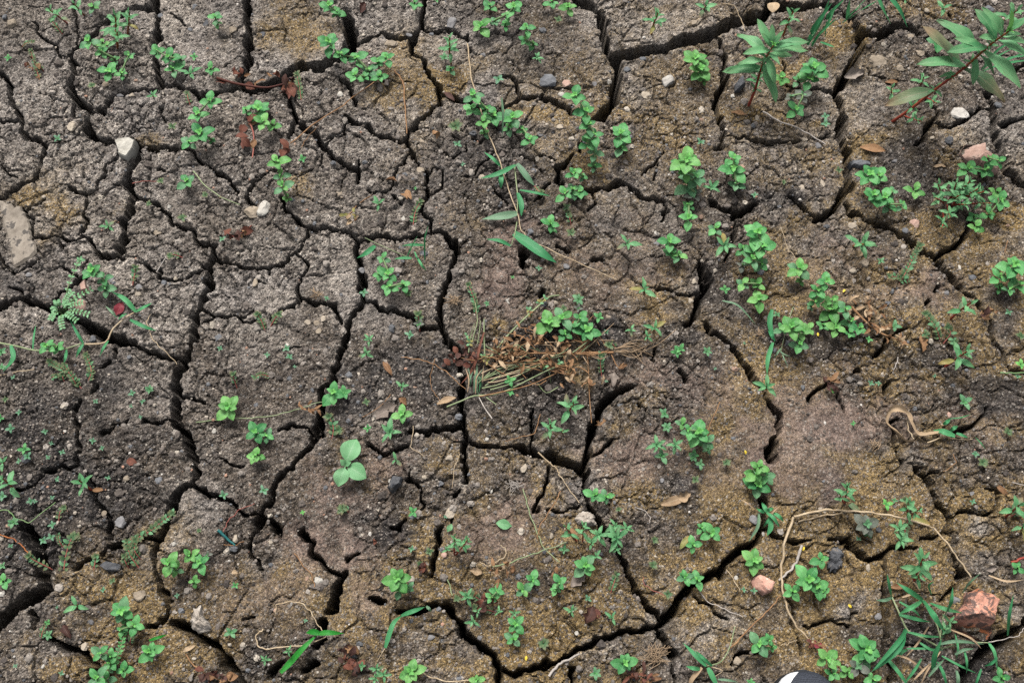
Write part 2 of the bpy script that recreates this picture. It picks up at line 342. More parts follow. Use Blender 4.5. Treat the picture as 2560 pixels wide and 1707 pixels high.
# ------------------------------------------------------------------ the crack network as traced (tile, width, points)
CR = [
('A',12,[(510,-60),(510,30),(520,120),(515,200),(535,280),(505,345)]),
('A',34,[(505,345),(480,380),(500,450),(515,510),(490,570),(495,640),(520,690),(580,730),(600,780),(580,840),(600,890),(650,930),(700,965),(770,945),(830,970),(900,960),(960,990),(1060,1015),(1130,1015),(1200,1035)]),
('A',20,[(1200,1035),(1320,1050),(1350,1090),(1440,1150)]),
('A',26,[(610,780),(680,770),(740,700),(790,650),(870,620),(940,605),(1020,605),(1090,610)]),
('A',32,[(1090,610),(1080,540),(1075,470),(1060,400),(1055,300),(1075,200),(1085,100),(1060,50),(1000,45),(930,55),(850,110),(780,130),(690,190),(640,240),(560,325),(505,345)]),
('A',30,[(1070,-60),(1060,50)]),
('A',36,[(1090,590),(1180,575),(1250,600),(1300,620),(1340,660),(1370,690),(1400,650),(1480,630),(1560,610)]),
('A',68,[(1560,610),(1640,580),(1720,600),(1800,610),(1880,560),(1960,490),(2050,440),(2150,450),(2250,410),(2330,370),(2390,320),(2395,220),(2370,140),(2345,60)]),
('A',42,[(1680,-60),(1690,60),(1690,150),(1690,250),(1700,350),(1695,420),(1660,490),(1640,540),(1620,590)]),
('A',30,[(1880,560),(1960,590),(1990,650),(1985,720),(2000,790),(2030,850),(2100,890),(2150,940),(2200,1000),(2250,1050),(2300,1100),(2380,1150),(2435,1170),(2440,1250)]),
('A',20,[(2010,860),(2000,930),(1985,970)]),
('A',28,[(-60,470),(10,480),(50,540),(50,640),(90,720),(130,780),(130,880),(200,920),(280,960),(300,990),(265,1040),(270,1110),(230,1180),(150,1230),(60,1300),(-60,1380)]),
('A',14,[(-40,810),(60,800),(130,790)]),
('A',14,[(300,940),(380,940),(450,945),(520,930),(570,880)]),
('A',38,[(940,1010),(920,1080),(880,1150),(850,1220),(860,1290),(900,1350),(890,1420),(840,1490),(835,1567)]),
('A',14,[(800,1090),(720,1120),(700,1180),(660,1210),(630,1280),(570,1310),(500,1280),(440,1250)]),
('A',14,[(570,1310),(570,1400),(560,1460),(590,1500),(570,1567)]),
('A',20,[(910,1350),(1000,1360),(1080,1390),(1130,1440),(1180,1500),(1230,1550),(1310,1590)]),
('A',13,[(-20,1375),(80,1420),(160,1440),(250,1390),(290,1340)]),
('A',12,[(170,1450),(190,1500),(225,1567),(240,1640)]),
('A',20,[(1440,1150),(1490,1190),(1560,1230),(1610,1290),(1640,1330)]),
('A',16,[(1810,1190),(1760,1250),(1720,1300),(1700,1360),(1720,1400)]),
('A',22,[(1930,1370),(1950,1440),(2010,1510),(2080,1560),(2120,1570)]),
('A',9,[(-20,1105),(50,1170),(110,1200)]),('A',6,[(830,1300),(780,1250)]),('A',7,[(1110,740),(1100,790),(1130,850)]),
('A',7,[(900,900),(980,860)]),('A',7,[(2190,1150),(2200,1080)]),('A',9,[(2360,900),(2260,950),(2230,1010)]),
('A',9,[(240,170),(290,290),(370,340),(430,390)]),('A',8,[(1170,80),(1220,110),(1280,150)]),('A',9,[(1050,1160),(1110,1160)]),
('A',16,[(500,700),(490,790)]),('A',7,[(340,810),(400,790)]),
('B',30,[(70,270),(150,245),(220,225),(300,225),(380,235),(440,235),(490,220)]),
('B',32,[(600,-60),(590,0),(570,80),(560,150),(530,190),(500,220),(495,290),(510,340)]),
('B',24,[(560,170),(620,185),(680,190),(740,185),(820,235),(870,250),(890,290)]),
('B',22,[(510,340),(560,390),(580,450),(600,520),(650,560),(690,620),(710,680),(680,730),(620,775),(560,810),(530,850),(500,890),(470,910)]),
('B',26,[(710,680),(770,700),(850,710),(930,730),(1010,745),(1100,740)]),
('B',32,[(1100,740),(1180,715),(1240,690),(1300,680),(1370,680),(1440,700),(1500,730),(1560,790),(1620,790)]),
('B',18,[(1100,520),(1160,520),(1190,560),(1190,640),(1220,690)]),('B',12,[(1390,650),(1340,690)]),
('B',54,[(1600,-60),(1640,0),(1700,60),(1780,110),(1790,200),(1810,280),(1840,360),(1870,420),(1890,480),(1890,560),(1870,640),(1860,720),(1810,790),(1760,840)]),
('B',16,[(1760,840),(1690,860),(1620,790)]),
('B',74,[(1870,420),(1920,400),(2000,380),(2080,360),(2180,350),(2280,310),(2425,285),(2525,265),(2615,225),(2700,175),(2780,155),(2865,125),(2930,60)]),
('C',78,[(600,60),(640,30),(700,40),(800,60),(900,55)]),('C',36,[(640,30),(660,-60)]),
('C',36,[(900,50),(1000,60),(1100,70),(1190,160)]),
('B',16,[(-20,500),(40,560),(70,620),(110,680),(120,710)]),
('B',24,[(60,790),(70,840),(130,850),(200,880),(250,930),(330,950),(420,960),(460,970)]),
('B',12,[(70,850),(20,890),(-10,930)]),
('B',18,[(470,910),(470,970),(480,1030),(510,1080),(530,1140)]),
('B',10,[(490,1050),(450,1120),(380,1180),(360,1240),(330,1310),(240,1320),(190,1310)]),
('B',18,[(0,1130),(60,1150),(110,1170),(115,1250)]),('B',8,[(110,1170),(130,1110)]),
('B',18,[(530,1140),(580,1180),(590,1260),(600,1320),(560,1390),(570,1440),(610,1500),(620,1590)]),
('B',8,[(600,1310),(690,1300),(690,1200),(640,1160),(590,1200)]),('B',8,[(690,1050),(720,1090),(790,1090),(850,1070),(855,1010)]),
('B',8,[(760,930),(810,980)]),('B',9,[(1060,1060),(990,1120),(900,1200),(830,1210)]),('B',8,[(1030,960),(960,970),(900,950)]),
('B',8,[(1250,1080),(1340,1110),(1380,1190)]),('B',9,[(1340,1110),(1380,1070),(1440,1080),(1450,1120)]),
('B',26,[(1570,1090),(1540,1140),(1470,1170),(1490,1250),(1520,1280)]),('B',24,[(1640,1060),(1640,1000)]),
('B',24,[(1420,1260),(1350,1370)]),('B',16,[(1040,1300),(1100,1350),(1140,1400)]),
('B',34,[(1690,1330),(1750,1320),(1830,1290),(1890,1250),(1950,1280),(2020,1330),(2090,1370),(2160,1370),(2220,1400)]),
('B',14,[(2220,1400),(2230,1450),(2200,1510)]),('B',12,[(1730,1320),(1740,1400),(1710,1470)]),
('B',8,[(2170,1080),(2150,1150),(2160,1230)]),('B',8,[(2160,1130),(2060,1200)]),('B',9,[(380,1320),(430,1390)]),
('C',30,[(240,290),(300,390),(310,450),(290,540),(260,640),(235,720),(250,800),(265,880),(290,960),(260,1050)]),
('C',22,[(290,970),(360,975),(430,960),(480,990),(560,1010),(640,1005),(720,990)]),
('C',11,[(720,990),(800,970),(880,960),(960,950),(1040,920)]),
('C',46,[(1190,170),(1230,250),(1220,330),(1190,420),(1130,520),(1095,590),(1085,680),(1095,760),(1110,850),(1105,940),(1120,1020),(1120,1100),(1130,1190),(1170,1250),(1130,1330),(1070,1400),(1010,1470),(960,1500),(920,1510)]),
('C',60,[(1240,260),(1310,265),(1380,235),(1440,200),(1500,190),(1570,220),(1640,260)]),
('C',24,[(1640,260),(1700,290),(1840,290)]),
('C',18,[(1080,620),(1000,615),(920,625),(870,640)]),('C',11,[(870,640),(760,600),(700,580),(690,450)]),
('C',11,[(1280,480),(1290,530),(1360,545),(1440,560),(1530,560)]),
('C',38,[(1150,1400),(1170,1470),(1250,1500),(1340,1540),(1420,1567),(1530,1640),(1620,1680),(1680,1720),(1730,1750)]),
('C',22,[(1600,1010),(1660,970),(1690,900),(1720,850),(1780,870),(1840,890),(1900,860),(1960,810),(2050,780),(2120,800)]),
('C',18,[(1660,690),(1700,740),(1740,800),(1720,850)]),
('C',46,[(2110,650),(2100,720),(2120,800),(2140,880),(2160,960),(2190,1040),(2200,1120),(2210,1180),(2270,1220),(2420,1290)]),
('C',24,[(2160,870),(2230,860),(2290,830),(2400,815)]),('C',26,[(2280,490),(2400,450)]),
('C',36,[(220,1380),(260,1430),(340,1450),(370,1490),(440,1450),(510,1400)]),
('C',24,[(700,1360),(780,1390),(860,1450),(920,1490)]),('C',14,[(1830,80),(1845,130)]),
('C',34,[(1990,1500),(1950,1600),(1880,1680),(1800,1730),(1740,1770)]),
('C',24,[(370,1490),(355,1600),(340,1650),(315,1800)]),
('D',34,[(835,0),(850,80),(820,130),(810,200),(770,215),(700,200),(650,170)]),
('D',18,[(640,160),(600,100),(560,60),(520,85),(440,80),(350,65),(310,80),(260,70),(230,60)]),('D',14,[(560,60),(550,20),(570,0)]),
('D',10,[(400,90),(420,140),(410,180)]),('D',10,[(810,200),(850,235)]),
('D',16,[(970,250),(1010,270),(1060,285),(1080,340),(1170,355),(1250,345),(1320,310),(1370,300)]),('D',14,[(1370,270),(1430,290)]),
('D',24,[(1310,40),(1340,110),(1390,125),(1460,130),(1465,200)]),
('D',34,[(1465,200),(1430,270),(1420,350),(1440,410),(1390,470),(1375,540),(1340,590),(1350,660),(1320,720),(1310,790),(1280,880)]),
('D',54,[(1280,880),(1260,960),(1210,1020),(1190,1070),(1220,1120),(1210,1200),(1180,1270),(1190,1340),(1230,1400),(1270,1460),(1310,1540),(1320,1600)]),
('D',18,[(1460,190),(1510,230),(1590,240),(1680,260),(1770,265),(1850,265),(1920,250),(1950,190),(2000,170),(2060,160),(2090,110),(2110,30)]),
('D',22,[(2100,10),(2160,25),(2230,10),(2300,30),(2360,60),(2435,95)]),
('D',15,[(2020,180),(2050,250),(2085,280),(2050,330),(2035,420),(2055,490),(2040,530),(1960,570),(1900,600),(1850,640)]),
('D',20,[(2055,490),(2110,520),(2200,530),(2260,530),(2290,580),(2330,650)]),
('D',18,[(1370,550),(1430,560),(1480,600),(1530,600),(1600,620),(1660,630)]),('D',12,[(1480,610),(1440,635),(1390,645)]),
('D',11,[(1630,630),(1660,665),(1740,665)]),('D',7,[(1660,630),(1720,580)]),('D',7,[(1840,290),(1835,320)]),
('D',40,[(2400,660),(2352,760),(2310,850),(2290,950),(2260,1060),(2210,1150),(2190,1250),(2170,1330),(2160,1420),(2100,1510),(2050,1570)]),
('D',36,[(-60,550),(0,540),(40,530),(100,500),(150,480),(200,510),(280,540),(340,570)]),
('D',30,[(370,530),(420,450),(480,400),(540,370),(580,340)]),
('D',40,[(340,570),(400,590),(480,630)]),
('D',56,[(480,630),(560,660),(650,700),(740,740),(800,770),(870,790),(930,790)]),
('D',26,[(930,800),(980,840),(1050,870),(1120,890),(1200,905),(1270,910)]),
('D',14,[(780,900),(790,830)]),('D',12,[(670,980),(740,930)]),('D',13,[(390,600),(380,680)]),
('D',14,[(-5,160),(10,230),(30,290),(80,320)]),('D',13,[(80,320),(170,270),(260,200)]),
('D',9,[(420,280),(490,330),(520,350)]),('D',14,[(50,400),(130,420),(150,470)]),
('D',20,[(1170,1300),(1060,1330),(960,1325)]),('D',20,[(880,1320),(830,1360),(770,1370)]),('D',14,[(760,1400),(680,1420)]),
('D',18,[(1240,1130),(1300,1170),(1390,1190)]),
('D',22,[(540,1190),(510,1260),(500,1330),(540,1400),(530,1480),(560,1540)]),('D',16,[(660,1080),(630,1140)]),
('D',16,[(2150,1440),(2100,1380),(1990,1360),(1900,1400)]),
('E',32,[(110,95),(95,170),(140,260),(150,340),(150,430),(160,500),(130,560),(80,640),(30,690)]),
('E',26,[(110,95),(180,90),(250,60),(320,75),(420,95),(520,70),(600,40)]),
('E',34,[(600,40),(680,40),(740,90),(780,140),(800,200),(790,260),(740,340),(720,420),(710,500),(700,560),(690,640),(700,720),(740,790),(790,850),(810,920),(810,990),(820,1080),(820,1180),(830,1270),(840,1340),(850,1420),(845,1500),(850,1567),(855,1650),(850,1740)]),
('E',16,[(800,160),(870,110)]),
('E',26,[(170,500),(220,540),(300,560),(370,575),(440,600),(500,630),(540,680),(600,700),(660,720),(700,730)]),
('E',36,[(840,1350),(770,1360),(700,1370),(620,1390),(540,1400),(460,1410)]),('E',28,[(210,1500),(290,1520),(380,1520),(450,1500)]),
('E',28,[(860,1470),(950,1490),(1050,1510),(1110,1500)]),('E',20,[(1110,1500),(1230,1520)]),('E',14,[(1300,1260),(1310,1400),(1330,1480),(1320,1540)]),
('E',48,[(1230,1520),(1310,1550),(1380,1567),(1450,1597),(1530,1617),(1620,1647),(1660,1700),(1660,1790),(1690,1870)]),
('E',46,[(1980,1120),(1890,1160),(1810,1200),(1770,1270),(1740,1350),(1710,1430),(1690,1510),(1680,1567),(1650,1650)]),
('E',20,[(1890,1450),(1830,1510),(1760,1540),(1700,1550)]),
('E',36,[(1270,150),(1265,260)]),('E',18,[(1360,420),(1370,490)]),('E',16,[(1190,750),(1130,800)]),('E',20,[(1480,150),(1560,180)]),('E',24,[(1740,250),(1800,245)]),
('E',18,[(2150,450),(2220,440),(2300,465),(2380,470),(2450,450)]),('E',14,[(2040,1230),(2090,1290)]),('E',14,[(2170,860),(2150,930)]),
('F',44,[(150,270),(160,350),(150,440),(130,530),(90,610),(40,680)]),
('F',32,[(180,680),(210,750),(270,790),(340,840),(400,890),(440,950),(490,1000),(520,1080),(560,1130)]),
('F',58,[(600,1200),(640,1260),(680,1290),(690,1370)]),('F',62,[(630,1460),(620,1530),(635,1600)]),('F',12,[(690,1370),(640,1460)]),('F',14,[(560,1130),(600,1200)]),
('F',42,[(1740,210),(1790,290),(1850,350),(1900,400),(1930,430)]),('F',14,[(1930,430),(2040,560),(2110,650)]),
('F',36,[(2110,650),(2130,720),(2180,820),(2210,900),(2240,980)]),('F',18,[(2240,980),(2400,1000)]),
('F',20,[(1730,430),(1770,395)]),('F',18,[(1670,550),(1700,530)]),
('F',26,[(1310,880),(1370,830),(1410,790)]),('F',16,[(1410,790),(1480,740),(1550,700)]),
('F',24,[(870,1190),(900,1120),(960,1090)]),('F',12,[(960,1090),(1020,1060)]),('F',12,[(1060,1150),(1100,1230)]),
('F',26,[(1420,1080),(1420,1150)]),('F',24,[(1170,990),(1210,970)]),('F',16,[(1900,1385),(1990,1370),(2040,1330),(2090,1290),(2110,1240)]),
('F',26,[(1430,1340),(1470,1300)]),('F',28,[(1460,1380),(1490,1480)]),('F',20,[(0,1000),(40,1080)]),
('G',38,[(1320,90),(1340,160),(1300,220)]),
('G',40,[(1300,220),(1220,270),(1180,340),(1140,400),(1120,490),(1080,560),(1060,650),(1045,720)]),
('G',28,[(1045,720),(1060,800),(1080,900),(1130,960),(1150,1020),(1110,1090),(1040,1140),(980,1160)]),
('G',32,[(1080,560),(1000,580),(920,600),(850,630),(770,660),(700,690)]),
('G',34,[(1300,215),(1380,250),(1450,290),(1530,320),(1600,345)]),('G',24,[(1600,390),(1680,410),(1750,420)]),('G',12,[(1600,345),(1600,390)]),
('G',36,[(2060,10),(1970,90),(1910,180),(1880,280),(1820,350),(1770,420),(1750,480),(1700,540)]),('G',20,[(1700,540),(1690,600),(1720,660),(1770,720),(1775,790)]),
('G',32,[(1790,440),(1850,480),(1910,510),(1940,550)]),
('G',44,[(2080,540),(2095,590)]),('G',24,[(2095,590),(2140,620),(2140,700),(2200,740),(2250,790),(2300,800),(2352,800)]),('G',58,[(2360,810),(2330,900),(2290,960),(2255,1050)]),
('G',26,[(290,120),(360,115),(430,95)]),('G',18,[(430,95),(500,100),(540,60),(545,-40)]),('G',18,[(280,160),(180,220),(100,250)]),
('G',30,[(610,170),(640,240),(680,340),(730,420),(740,520),(770,600)]),
('G',90,[(180,490),(220,560),(240,650),(290,770),(310,840),(290,920),(240,970),(150,1030),(80,1080),(0,1150),(-60,1200)]),
('G',22,[(490,780),(560,750),(640,720)]),('G',30,[(230,1080),(260,1150),(250,1210)]),
('G',38,[(340,1270),(400,1320),(470,1330),(560,1370),(620,1430),(620,1510),(610,1620)]),
('G',54,[(1170,1120),(1240,1150),(1310,1200),(1370,1250),(1440,1300),(1500,1370),(1550,1440),(1610,1500),(1650,1560),(1670,1640)]),
('G',44,[(2220,1130),(2190,1210)]),('G',34,[(1850,1480),(1930,1450)]),('G',44,[(2080,1470),(2150,1430)]),('G',30,[(2160,1310),(2200,1280)]),
('G',12,[(1500,20),(1600,50),(1680,60)]),('G',12,[(1660,1120),(1740,1080)]),
('H',24,[(790,300),(830,260)]),('H',8,[(780,400),(780,480)]),('H',30,[(700,520),(670,600),(650,700),(640,780),(625,830)]),
('H',12,[(490,90),(470,200),(540,260),(570,320),(600,370),(560,420)]),('H',22,[(350,490),(410,500),(450,470)]),
('H',38,[(1690,360),(1740,400),(1780,470),(1820,540),(1870,620),(1900,680),(1950,760),(1970,830),(2010,900),(2060,970),(2110,1040),(2160,1090),(2230,1130)]),
('H',20,[(1420,110),(1410,210),(1370,310),(1360,380)]),('H',11,[(1420,390),(1500,400),(1590,395),(1620,350)]),
('H',44,[(390,1070),(460,1080),(540,1060),(600,1040)]),
('H',54,[(610,1030),(680,1050),(740,1090),(800,1150),(860,1220),(920,1270),(980,1330),(1040,1400),(1080,1470),(1090,1640)]),
('H',34,[(1090,1480),(1180,1490),(1240,1500),(1310,1470),(1390,1430),(1470,1420),(1550,1390),(1620,1350),(1700,1310),(1790,1270),(1880,1270),(1950,1240),(2060,1210),(2130,1190),(2190,1170)]),
('H',42,[(2190,1180),(2220,1250),(2260,1320),(2310,1390)]),('H',20,[(2310,1390),(2280,1470),(2270,1620)]),
('I',46,[(-135,1180),(-85,1110),(0,990),(90,900),(200,840),(290,780),(370,690),(430,640),(520,600),(580,560),(600,510)]),
('H',40,[(225,985),(295,1010)]),('H',22,[(120,640),(60,690)]),('H',30,[(1560,1470),(1590,1600)]),
('I',28,[(560,310),(590,380),(600,450),(600,510),(640,540),(690,580)]),('I',18,[(690,590),(760,600),(820,610),(890,595)]),
('I',28,[(1020,600),(1080,590),(1140,610),(1180,660),(1220,710),(1290,740),(1350,710),(1400,680),(1430,650)]),('I',22,[(1430,650),(1540,640),(1610,660)]),
('I',16,[(1640,600),(1730,570),(1830,520)]),
('I',36,[(1600,75),(1650,110),(1690,160),(1720,230),(1750,320),(1790,400),(1830,470),(1840,540),(1840,600)]),('I',16,[(1660,140),(1760,130)]),
('I',18,[(1840,480),(1920,440),(2010,420),(2090,400),(2160,370),(2170,290),(2080,280)]),
('I',28,[(1840,600),(1850,690),(1880,760),(1950,820),(1900,880),(1880,930),(1800,1000)]),
('I',12,[(1385,700),(1380,780),(1385,860)]),('I',30,[(1385,860),(1370,930),(1380,1020),(1390,1100),(1395,1200),(1385,1290),(1400,1350)]),('I',30,[(1410,1620),(1450,1480),(1400,1350)]),
('I',14,[(730,1000),(790,1050),(800,1140),(790,1180)]),('I',12,[(870,1180),(930,1170),(1000,1160),(1050,1160),(1110,1185),(1180,1170),(1190,1090)]),
('I',10,[(810,1260),(820,1380)]),('I',24,[(340,1430),(440,1360),(530,1350)]),('I',12,[(80,980),(130,1040),(220,1050),(290,1110),(340,1160)]),
('I',84,[(1940,1640),(1960,1500),(2030,1430),(2100,1370),(2150,1310),(2230,1250),(2300,1200),(2400,1130)]),('I',16,[(1480,0),(1500,60)]),
]

# soil zones: (tile, x, y, rx, ry, strength)
OCHRE = [('A',1900,200,260,170,.68),('A',1520,260,150,120,.35),('A',180,1350,120,60,.7),('A',400,1400,170,120,.7),('A',1020,960,80,40,.6),('A',2080,1280,80,60,.6),
('B',450,450,120,140,.6),('B',600,600,100,110,.7),('B',330,600,150,90,.6),('B',1550,250,260,170,.4),('B',1400,800,190,80,.7),('B',1900,800,260,130,.7),('B',1750,1150,150,100,.7),('B',750,560,120,100,.8),('B',2100,950,220,130,.6),('B',1320,580,70,100,.5),
('C',50,850,200,180,.5),('C',500,830,270,70,.8),('C',850,450,240,140,.8),('C',1090,260,130,90,.9),('C',950,860,110,70,.8),('C',850,1080,280,110,.6),('C',1250,1000,110,90,.8),('C',2200,1480,150,90,.9),('C',400,1350,120,60,.4),('C',1700,80,220,80,.6),('C',650,1000,300,200,.3),
('F',2100,120,220,120,.8),('F',1200,280,220,140,.45),('F',1600,400,250,120,.45),('F',1500,1000,220,130,.4),('F',2200,1400,150,150,.6),('F',700,100,250,100,.3),('F',1400,1000,200,100,.35),
('E',1080,680,60,60,.7),('E',1000,350,130,120,.3),('E',560,250,160,90,.35),('E',1900,200,350,150,.35),('E',1600,450,300,150,.3),('E',720,1460,80,40,.5),
('G',700,970,360,130,.75),('G',1500,850,330,200,.45),('G',2000,850,220,150,.7),('G',450,1450,200,110,.7),('G',900,1450,260,120,.8),('G',700,1250,150,70,.7),('G',1950,1350,260,180,.5),('G',1300,1000,150,80,.5),('G',620,600,120,120,.3),
('H',1350,1270,330,180,1),('H',1500,720,400,130,.6),('H',900,900,250,250,.45),('H',700,1430,300,140,.75),('H',2000,300,300,210,.7),('H',1250,450,200,80,.6),('H',200,200,250,150,.45),('H',200,1000,200,150,.5),('H',1800,860,170,60,.9),('H',2050,600,120,160,.6),
('I',250,250,300,230,.75),('I',1200,850,220,130,1),('I',600,900,220,190,.75),('I',2050,600,190,110,.9),('I',2050,330,230,110,.8),('I',1600,180,300,150,.6),('I',1450,1240,80,60,.7),('I',2250,1450,120,110,.9),('I',850,1050,150,60,.8),('I',500,1080,220,80,.7),('I',1000,250,380,150,.5),('I',900,640,120,60,.8),('I',400,1450,200,60,.4),('I',1400,1480,60,50,.8)]
PALE = [('A',1990,430,350,140,.8),('A',1350,300,350,280,.35),('A',1000,100,130,60,.7),('A',350,700,300,250,.35),('A',900,800,300,180,.3),('A',700,1200,250,250,.45),('A',1100,1250,250,200,.35),('A',250,420,200,150,.3),
('B',220,180,300,200,.5),('B',300,300,250,70,.6),('B',2150,260,220,80,.9),('B',2000,120,300,150,.35),('B',400,820,220,80,.5),('B',1100,640,200,90,.5),('B',1950,560,120,150,.45),('B',150,1000,180,120,.35),('B',700,250,200,100,.4),
('C',60,180,250,60,.9),('C',400,230,150,60,.5),('C',1250,700,150,250,.4),('C',2250,1000,80,160,.5),('C',2000,900,150,100,.5),('C',700,1100,300,150,.3),('C',950,1420,250,80,.5),
('D',1700,450,320,190,.85),('D',1150,720,170,130,.8),('D',1250,450,250,250,.5),('D',1750,120,280,90,.5),('D',2200,250,200,200,.5),('D',1600,750,260,150,.5),('D',300,600,280,60,.5),('D',900,300,200,120,.4),('D',1900,700,250,150,.35),('D',1050,1050,250,200,.3),
('E',60,400,110,220,.6),('E',250,650,200,80,.4),('E',300,1300,400,60,.2),
('F',350,500,150,80,.5),('F',80,400,80,80,.6),('F',850,80,250,100,.3),
('G',1350,330,160,120,.6),('G',600,420,90,120,.5),('G',1100,650,180,80,.4),('G',180,1350,200,150,.55),
('H',2030,1120,170,100,1),('H',1700,1320,300,60,.6),('H',1650,250,150,120,.4),('H',850,1180,120,90,.5),('H',2200,950,150,120,.5),('H',1500,330,120,80,.4),
('I',180,1180,180,140,.9),('I',1050,1110,160,60,.9),('I',1300,1000,80,150,.5),('I',1930,520,120,90,.6),('I',900,560,200,40,.4),('I',2230,1130,80,80,.5),('I',0,930,120,60,.7),('I',640,600,90,60,.5)]
SMOOTH = [('F',900,1350,480,230,1),('F',1150,300,250,150,.5),('F',1600,430,250,120,.6),('F',250,1150,250,150,.6),('E',1080,280,170,240,.8),('E',2100,1080,260,110,.7),('E',1750,330,350,200,.4),
('H',100,250,230,220,.8),('H',1080,520,270,160,.9),('H',120,620,190,170,.9),('H',950,700,250,120,.7),('I',900,120,450,160,.9),('I',200,100,250,150,.6),('H',2000,60,300,150,.6),('H',250,950,200,100,.6),('G',2150,650,200,150,.8),('G',1950,1000,250,250,.6),('F',2000,1250,250,150,.5),('G',1600,1000,250,150,.5)]
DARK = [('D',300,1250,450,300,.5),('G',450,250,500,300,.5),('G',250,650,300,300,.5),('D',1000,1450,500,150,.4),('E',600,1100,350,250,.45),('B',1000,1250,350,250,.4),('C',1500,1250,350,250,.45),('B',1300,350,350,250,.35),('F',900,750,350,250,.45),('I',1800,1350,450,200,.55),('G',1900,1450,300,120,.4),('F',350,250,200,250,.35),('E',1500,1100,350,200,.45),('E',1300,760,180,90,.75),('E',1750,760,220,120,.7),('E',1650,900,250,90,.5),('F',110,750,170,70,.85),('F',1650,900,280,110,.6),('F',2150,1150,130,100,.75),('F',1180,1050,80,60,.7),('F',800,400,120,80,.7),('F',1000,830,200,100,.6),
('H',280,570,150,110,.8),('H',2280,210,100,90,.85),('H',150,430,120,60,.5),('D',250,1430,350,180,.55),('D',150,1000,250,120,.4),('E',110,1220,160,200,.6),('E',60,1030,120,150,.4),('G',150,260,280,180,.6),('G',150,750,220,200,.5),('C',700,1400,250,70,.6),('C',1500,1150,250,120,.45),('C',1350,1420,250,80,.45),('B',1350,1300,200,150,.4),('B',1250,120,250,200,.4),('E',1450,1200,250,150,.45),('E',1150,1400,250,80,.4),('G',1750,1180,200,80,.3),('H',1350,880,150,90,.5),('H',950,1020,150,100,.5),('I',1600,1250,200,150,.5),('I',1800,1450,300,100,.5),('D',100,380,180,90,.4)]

# ------------------------------------------------------------------ ground relief
def axis(lo, f0, f1, hi, fine, coarse):
    a = np.linspace(lo, f0, max(2, int((f0 - lo) / coarse)), endpoint=False)
    b = np.linspace(f0, f1, int((f1 - f0) / fine), endpoint=False)
    c = np.linspace(f1, hi, max(2, int((hi - f1) / coarse)) + 1)
    return np.concatenate([a, b, c])
X0, X1, Y0, Y1 = -1.45, 1.45, -0.45, 1.80
GX = axis(X0, -0.925, 0.925, X1, 0.0020, 0.008)
GY = axis(Y0, 0.005, 1.215, Y1, 0.0020, 0.008)
NX, NY = len(GX), len(GY)
XX, YY = np.meshgrid(GX, GY)
WX = XX + 0.0085 * fbm(XX, YY, 0.045, 101, 3) + 0.0075 * fbm(XX, YY, 0.014, 111, 2, 0.65)
WY = YY + 0.0085 * fbm(XX, YY, 0.045, 121, 3) + 0.0075 * fbm(XX, YY, 0.014, 131, 2, 0.65)
F = np.full(XX.shape, 0.09, np.float32)              # signed distance to the nearest crack edge
for t, w, pts in CR:
    q = [at(t, x, y) for x, y in pts]
    n = len(q)
    for i in range(n - 1):
        a, b = q[i], q[i + 1]
        h0 = 0.5 * (w * 1.18 + 6) * mpp(t, *pts[i]); h1 = 0.5 * (w * 1.18 + 6) * mpp(t, *pts[i + 1])
        if i == 0 and n > 2: h0 *= 0.75
        if i == n - 2 and n > 2: h1 *= 0.75
        mg = 0.09 + max(h0, h1)
        x0 = np.searchsorted(GX, min(a.x, b.x) - mg); x1 = np.searchsorted(GX, max(a.x, b.x) + mg)
        y0 = np.searchsorted(GY, min(a.y, b.y) - mg); y1 = np.searchsorted(GY, max(a.y, b.y) + mg)
        if x1 <= x0 or y1 <= y0: continue
        px = WX[y0:y1, x0:x1] - a.x; py = WY[y0:y1, x0:x1] - a.y
        dx, dy = b.x - a.x, b.y - a.y; L2 = dx * dx + dy * dy + 1e-9
        s = np.clip((px * dx + py * dy) / L2, 0, 1)
        d = np.hypot(px - s * dx, py - s * dy) - (h0 + (h1 - h0) * s)
        F[y0:y1, x0:x1] = np.minimum(F[y0:y1, x0:x1], d)
# beyond the picture the same kind of cracking goes on
T_ = CAM_H / -(ray(1280, 0)[2]); 
ytop, ybot = ray(1280, 0)[1] * T_, ray(1280, 1707)[1] * (CAM_H / -(ray(1280, 1707)[2]))
kx = (YY - ybot) / (ytop - ybot)
half = 0.6815 + (0.888 - 0.6815) * kx
outd = np.maximum(np.abs(XX) - half, np.maximum(YY - ytop, ybot - YY))
f1, f2, _r = worley(WX, WY, 0.16, 301)
Fo = (f2 - f1) * 0.08 - 0.0055 - 0.004 * fbm(XX, YY, 0.2, 333, 2)
F = np.where(outd > 0.012, np.minimum(F, Fo), F)
# hairline cracks in the crust
h1_, h2_, _r = worley(XX + 0.03 * fbm(XX, YY, 0.05, 351, 3), YY + 0.03 * fbm(XX, YY, 0.05, 361, 3), 0.055, 371)
hair = np.clip(1 - (h2_ - h1_) * 0.0275 / 0.0022, 0, 1) * np.clip(fbm(XX, YY, 0.12, 381, 3) * 5 + 0.35, 0, 1)
h1_, h2_, _r = worley(WX, WY, 0.024, 375)
hair = np.maximum(hair, 0.8 * np.clip(1 - (h2_ - h1_) * 0.012 / 0.0017, 0, 1) * np.clip(fbm(XX, YY, 0.09, 385, 3) * 6 - 0.1, 0, 1))

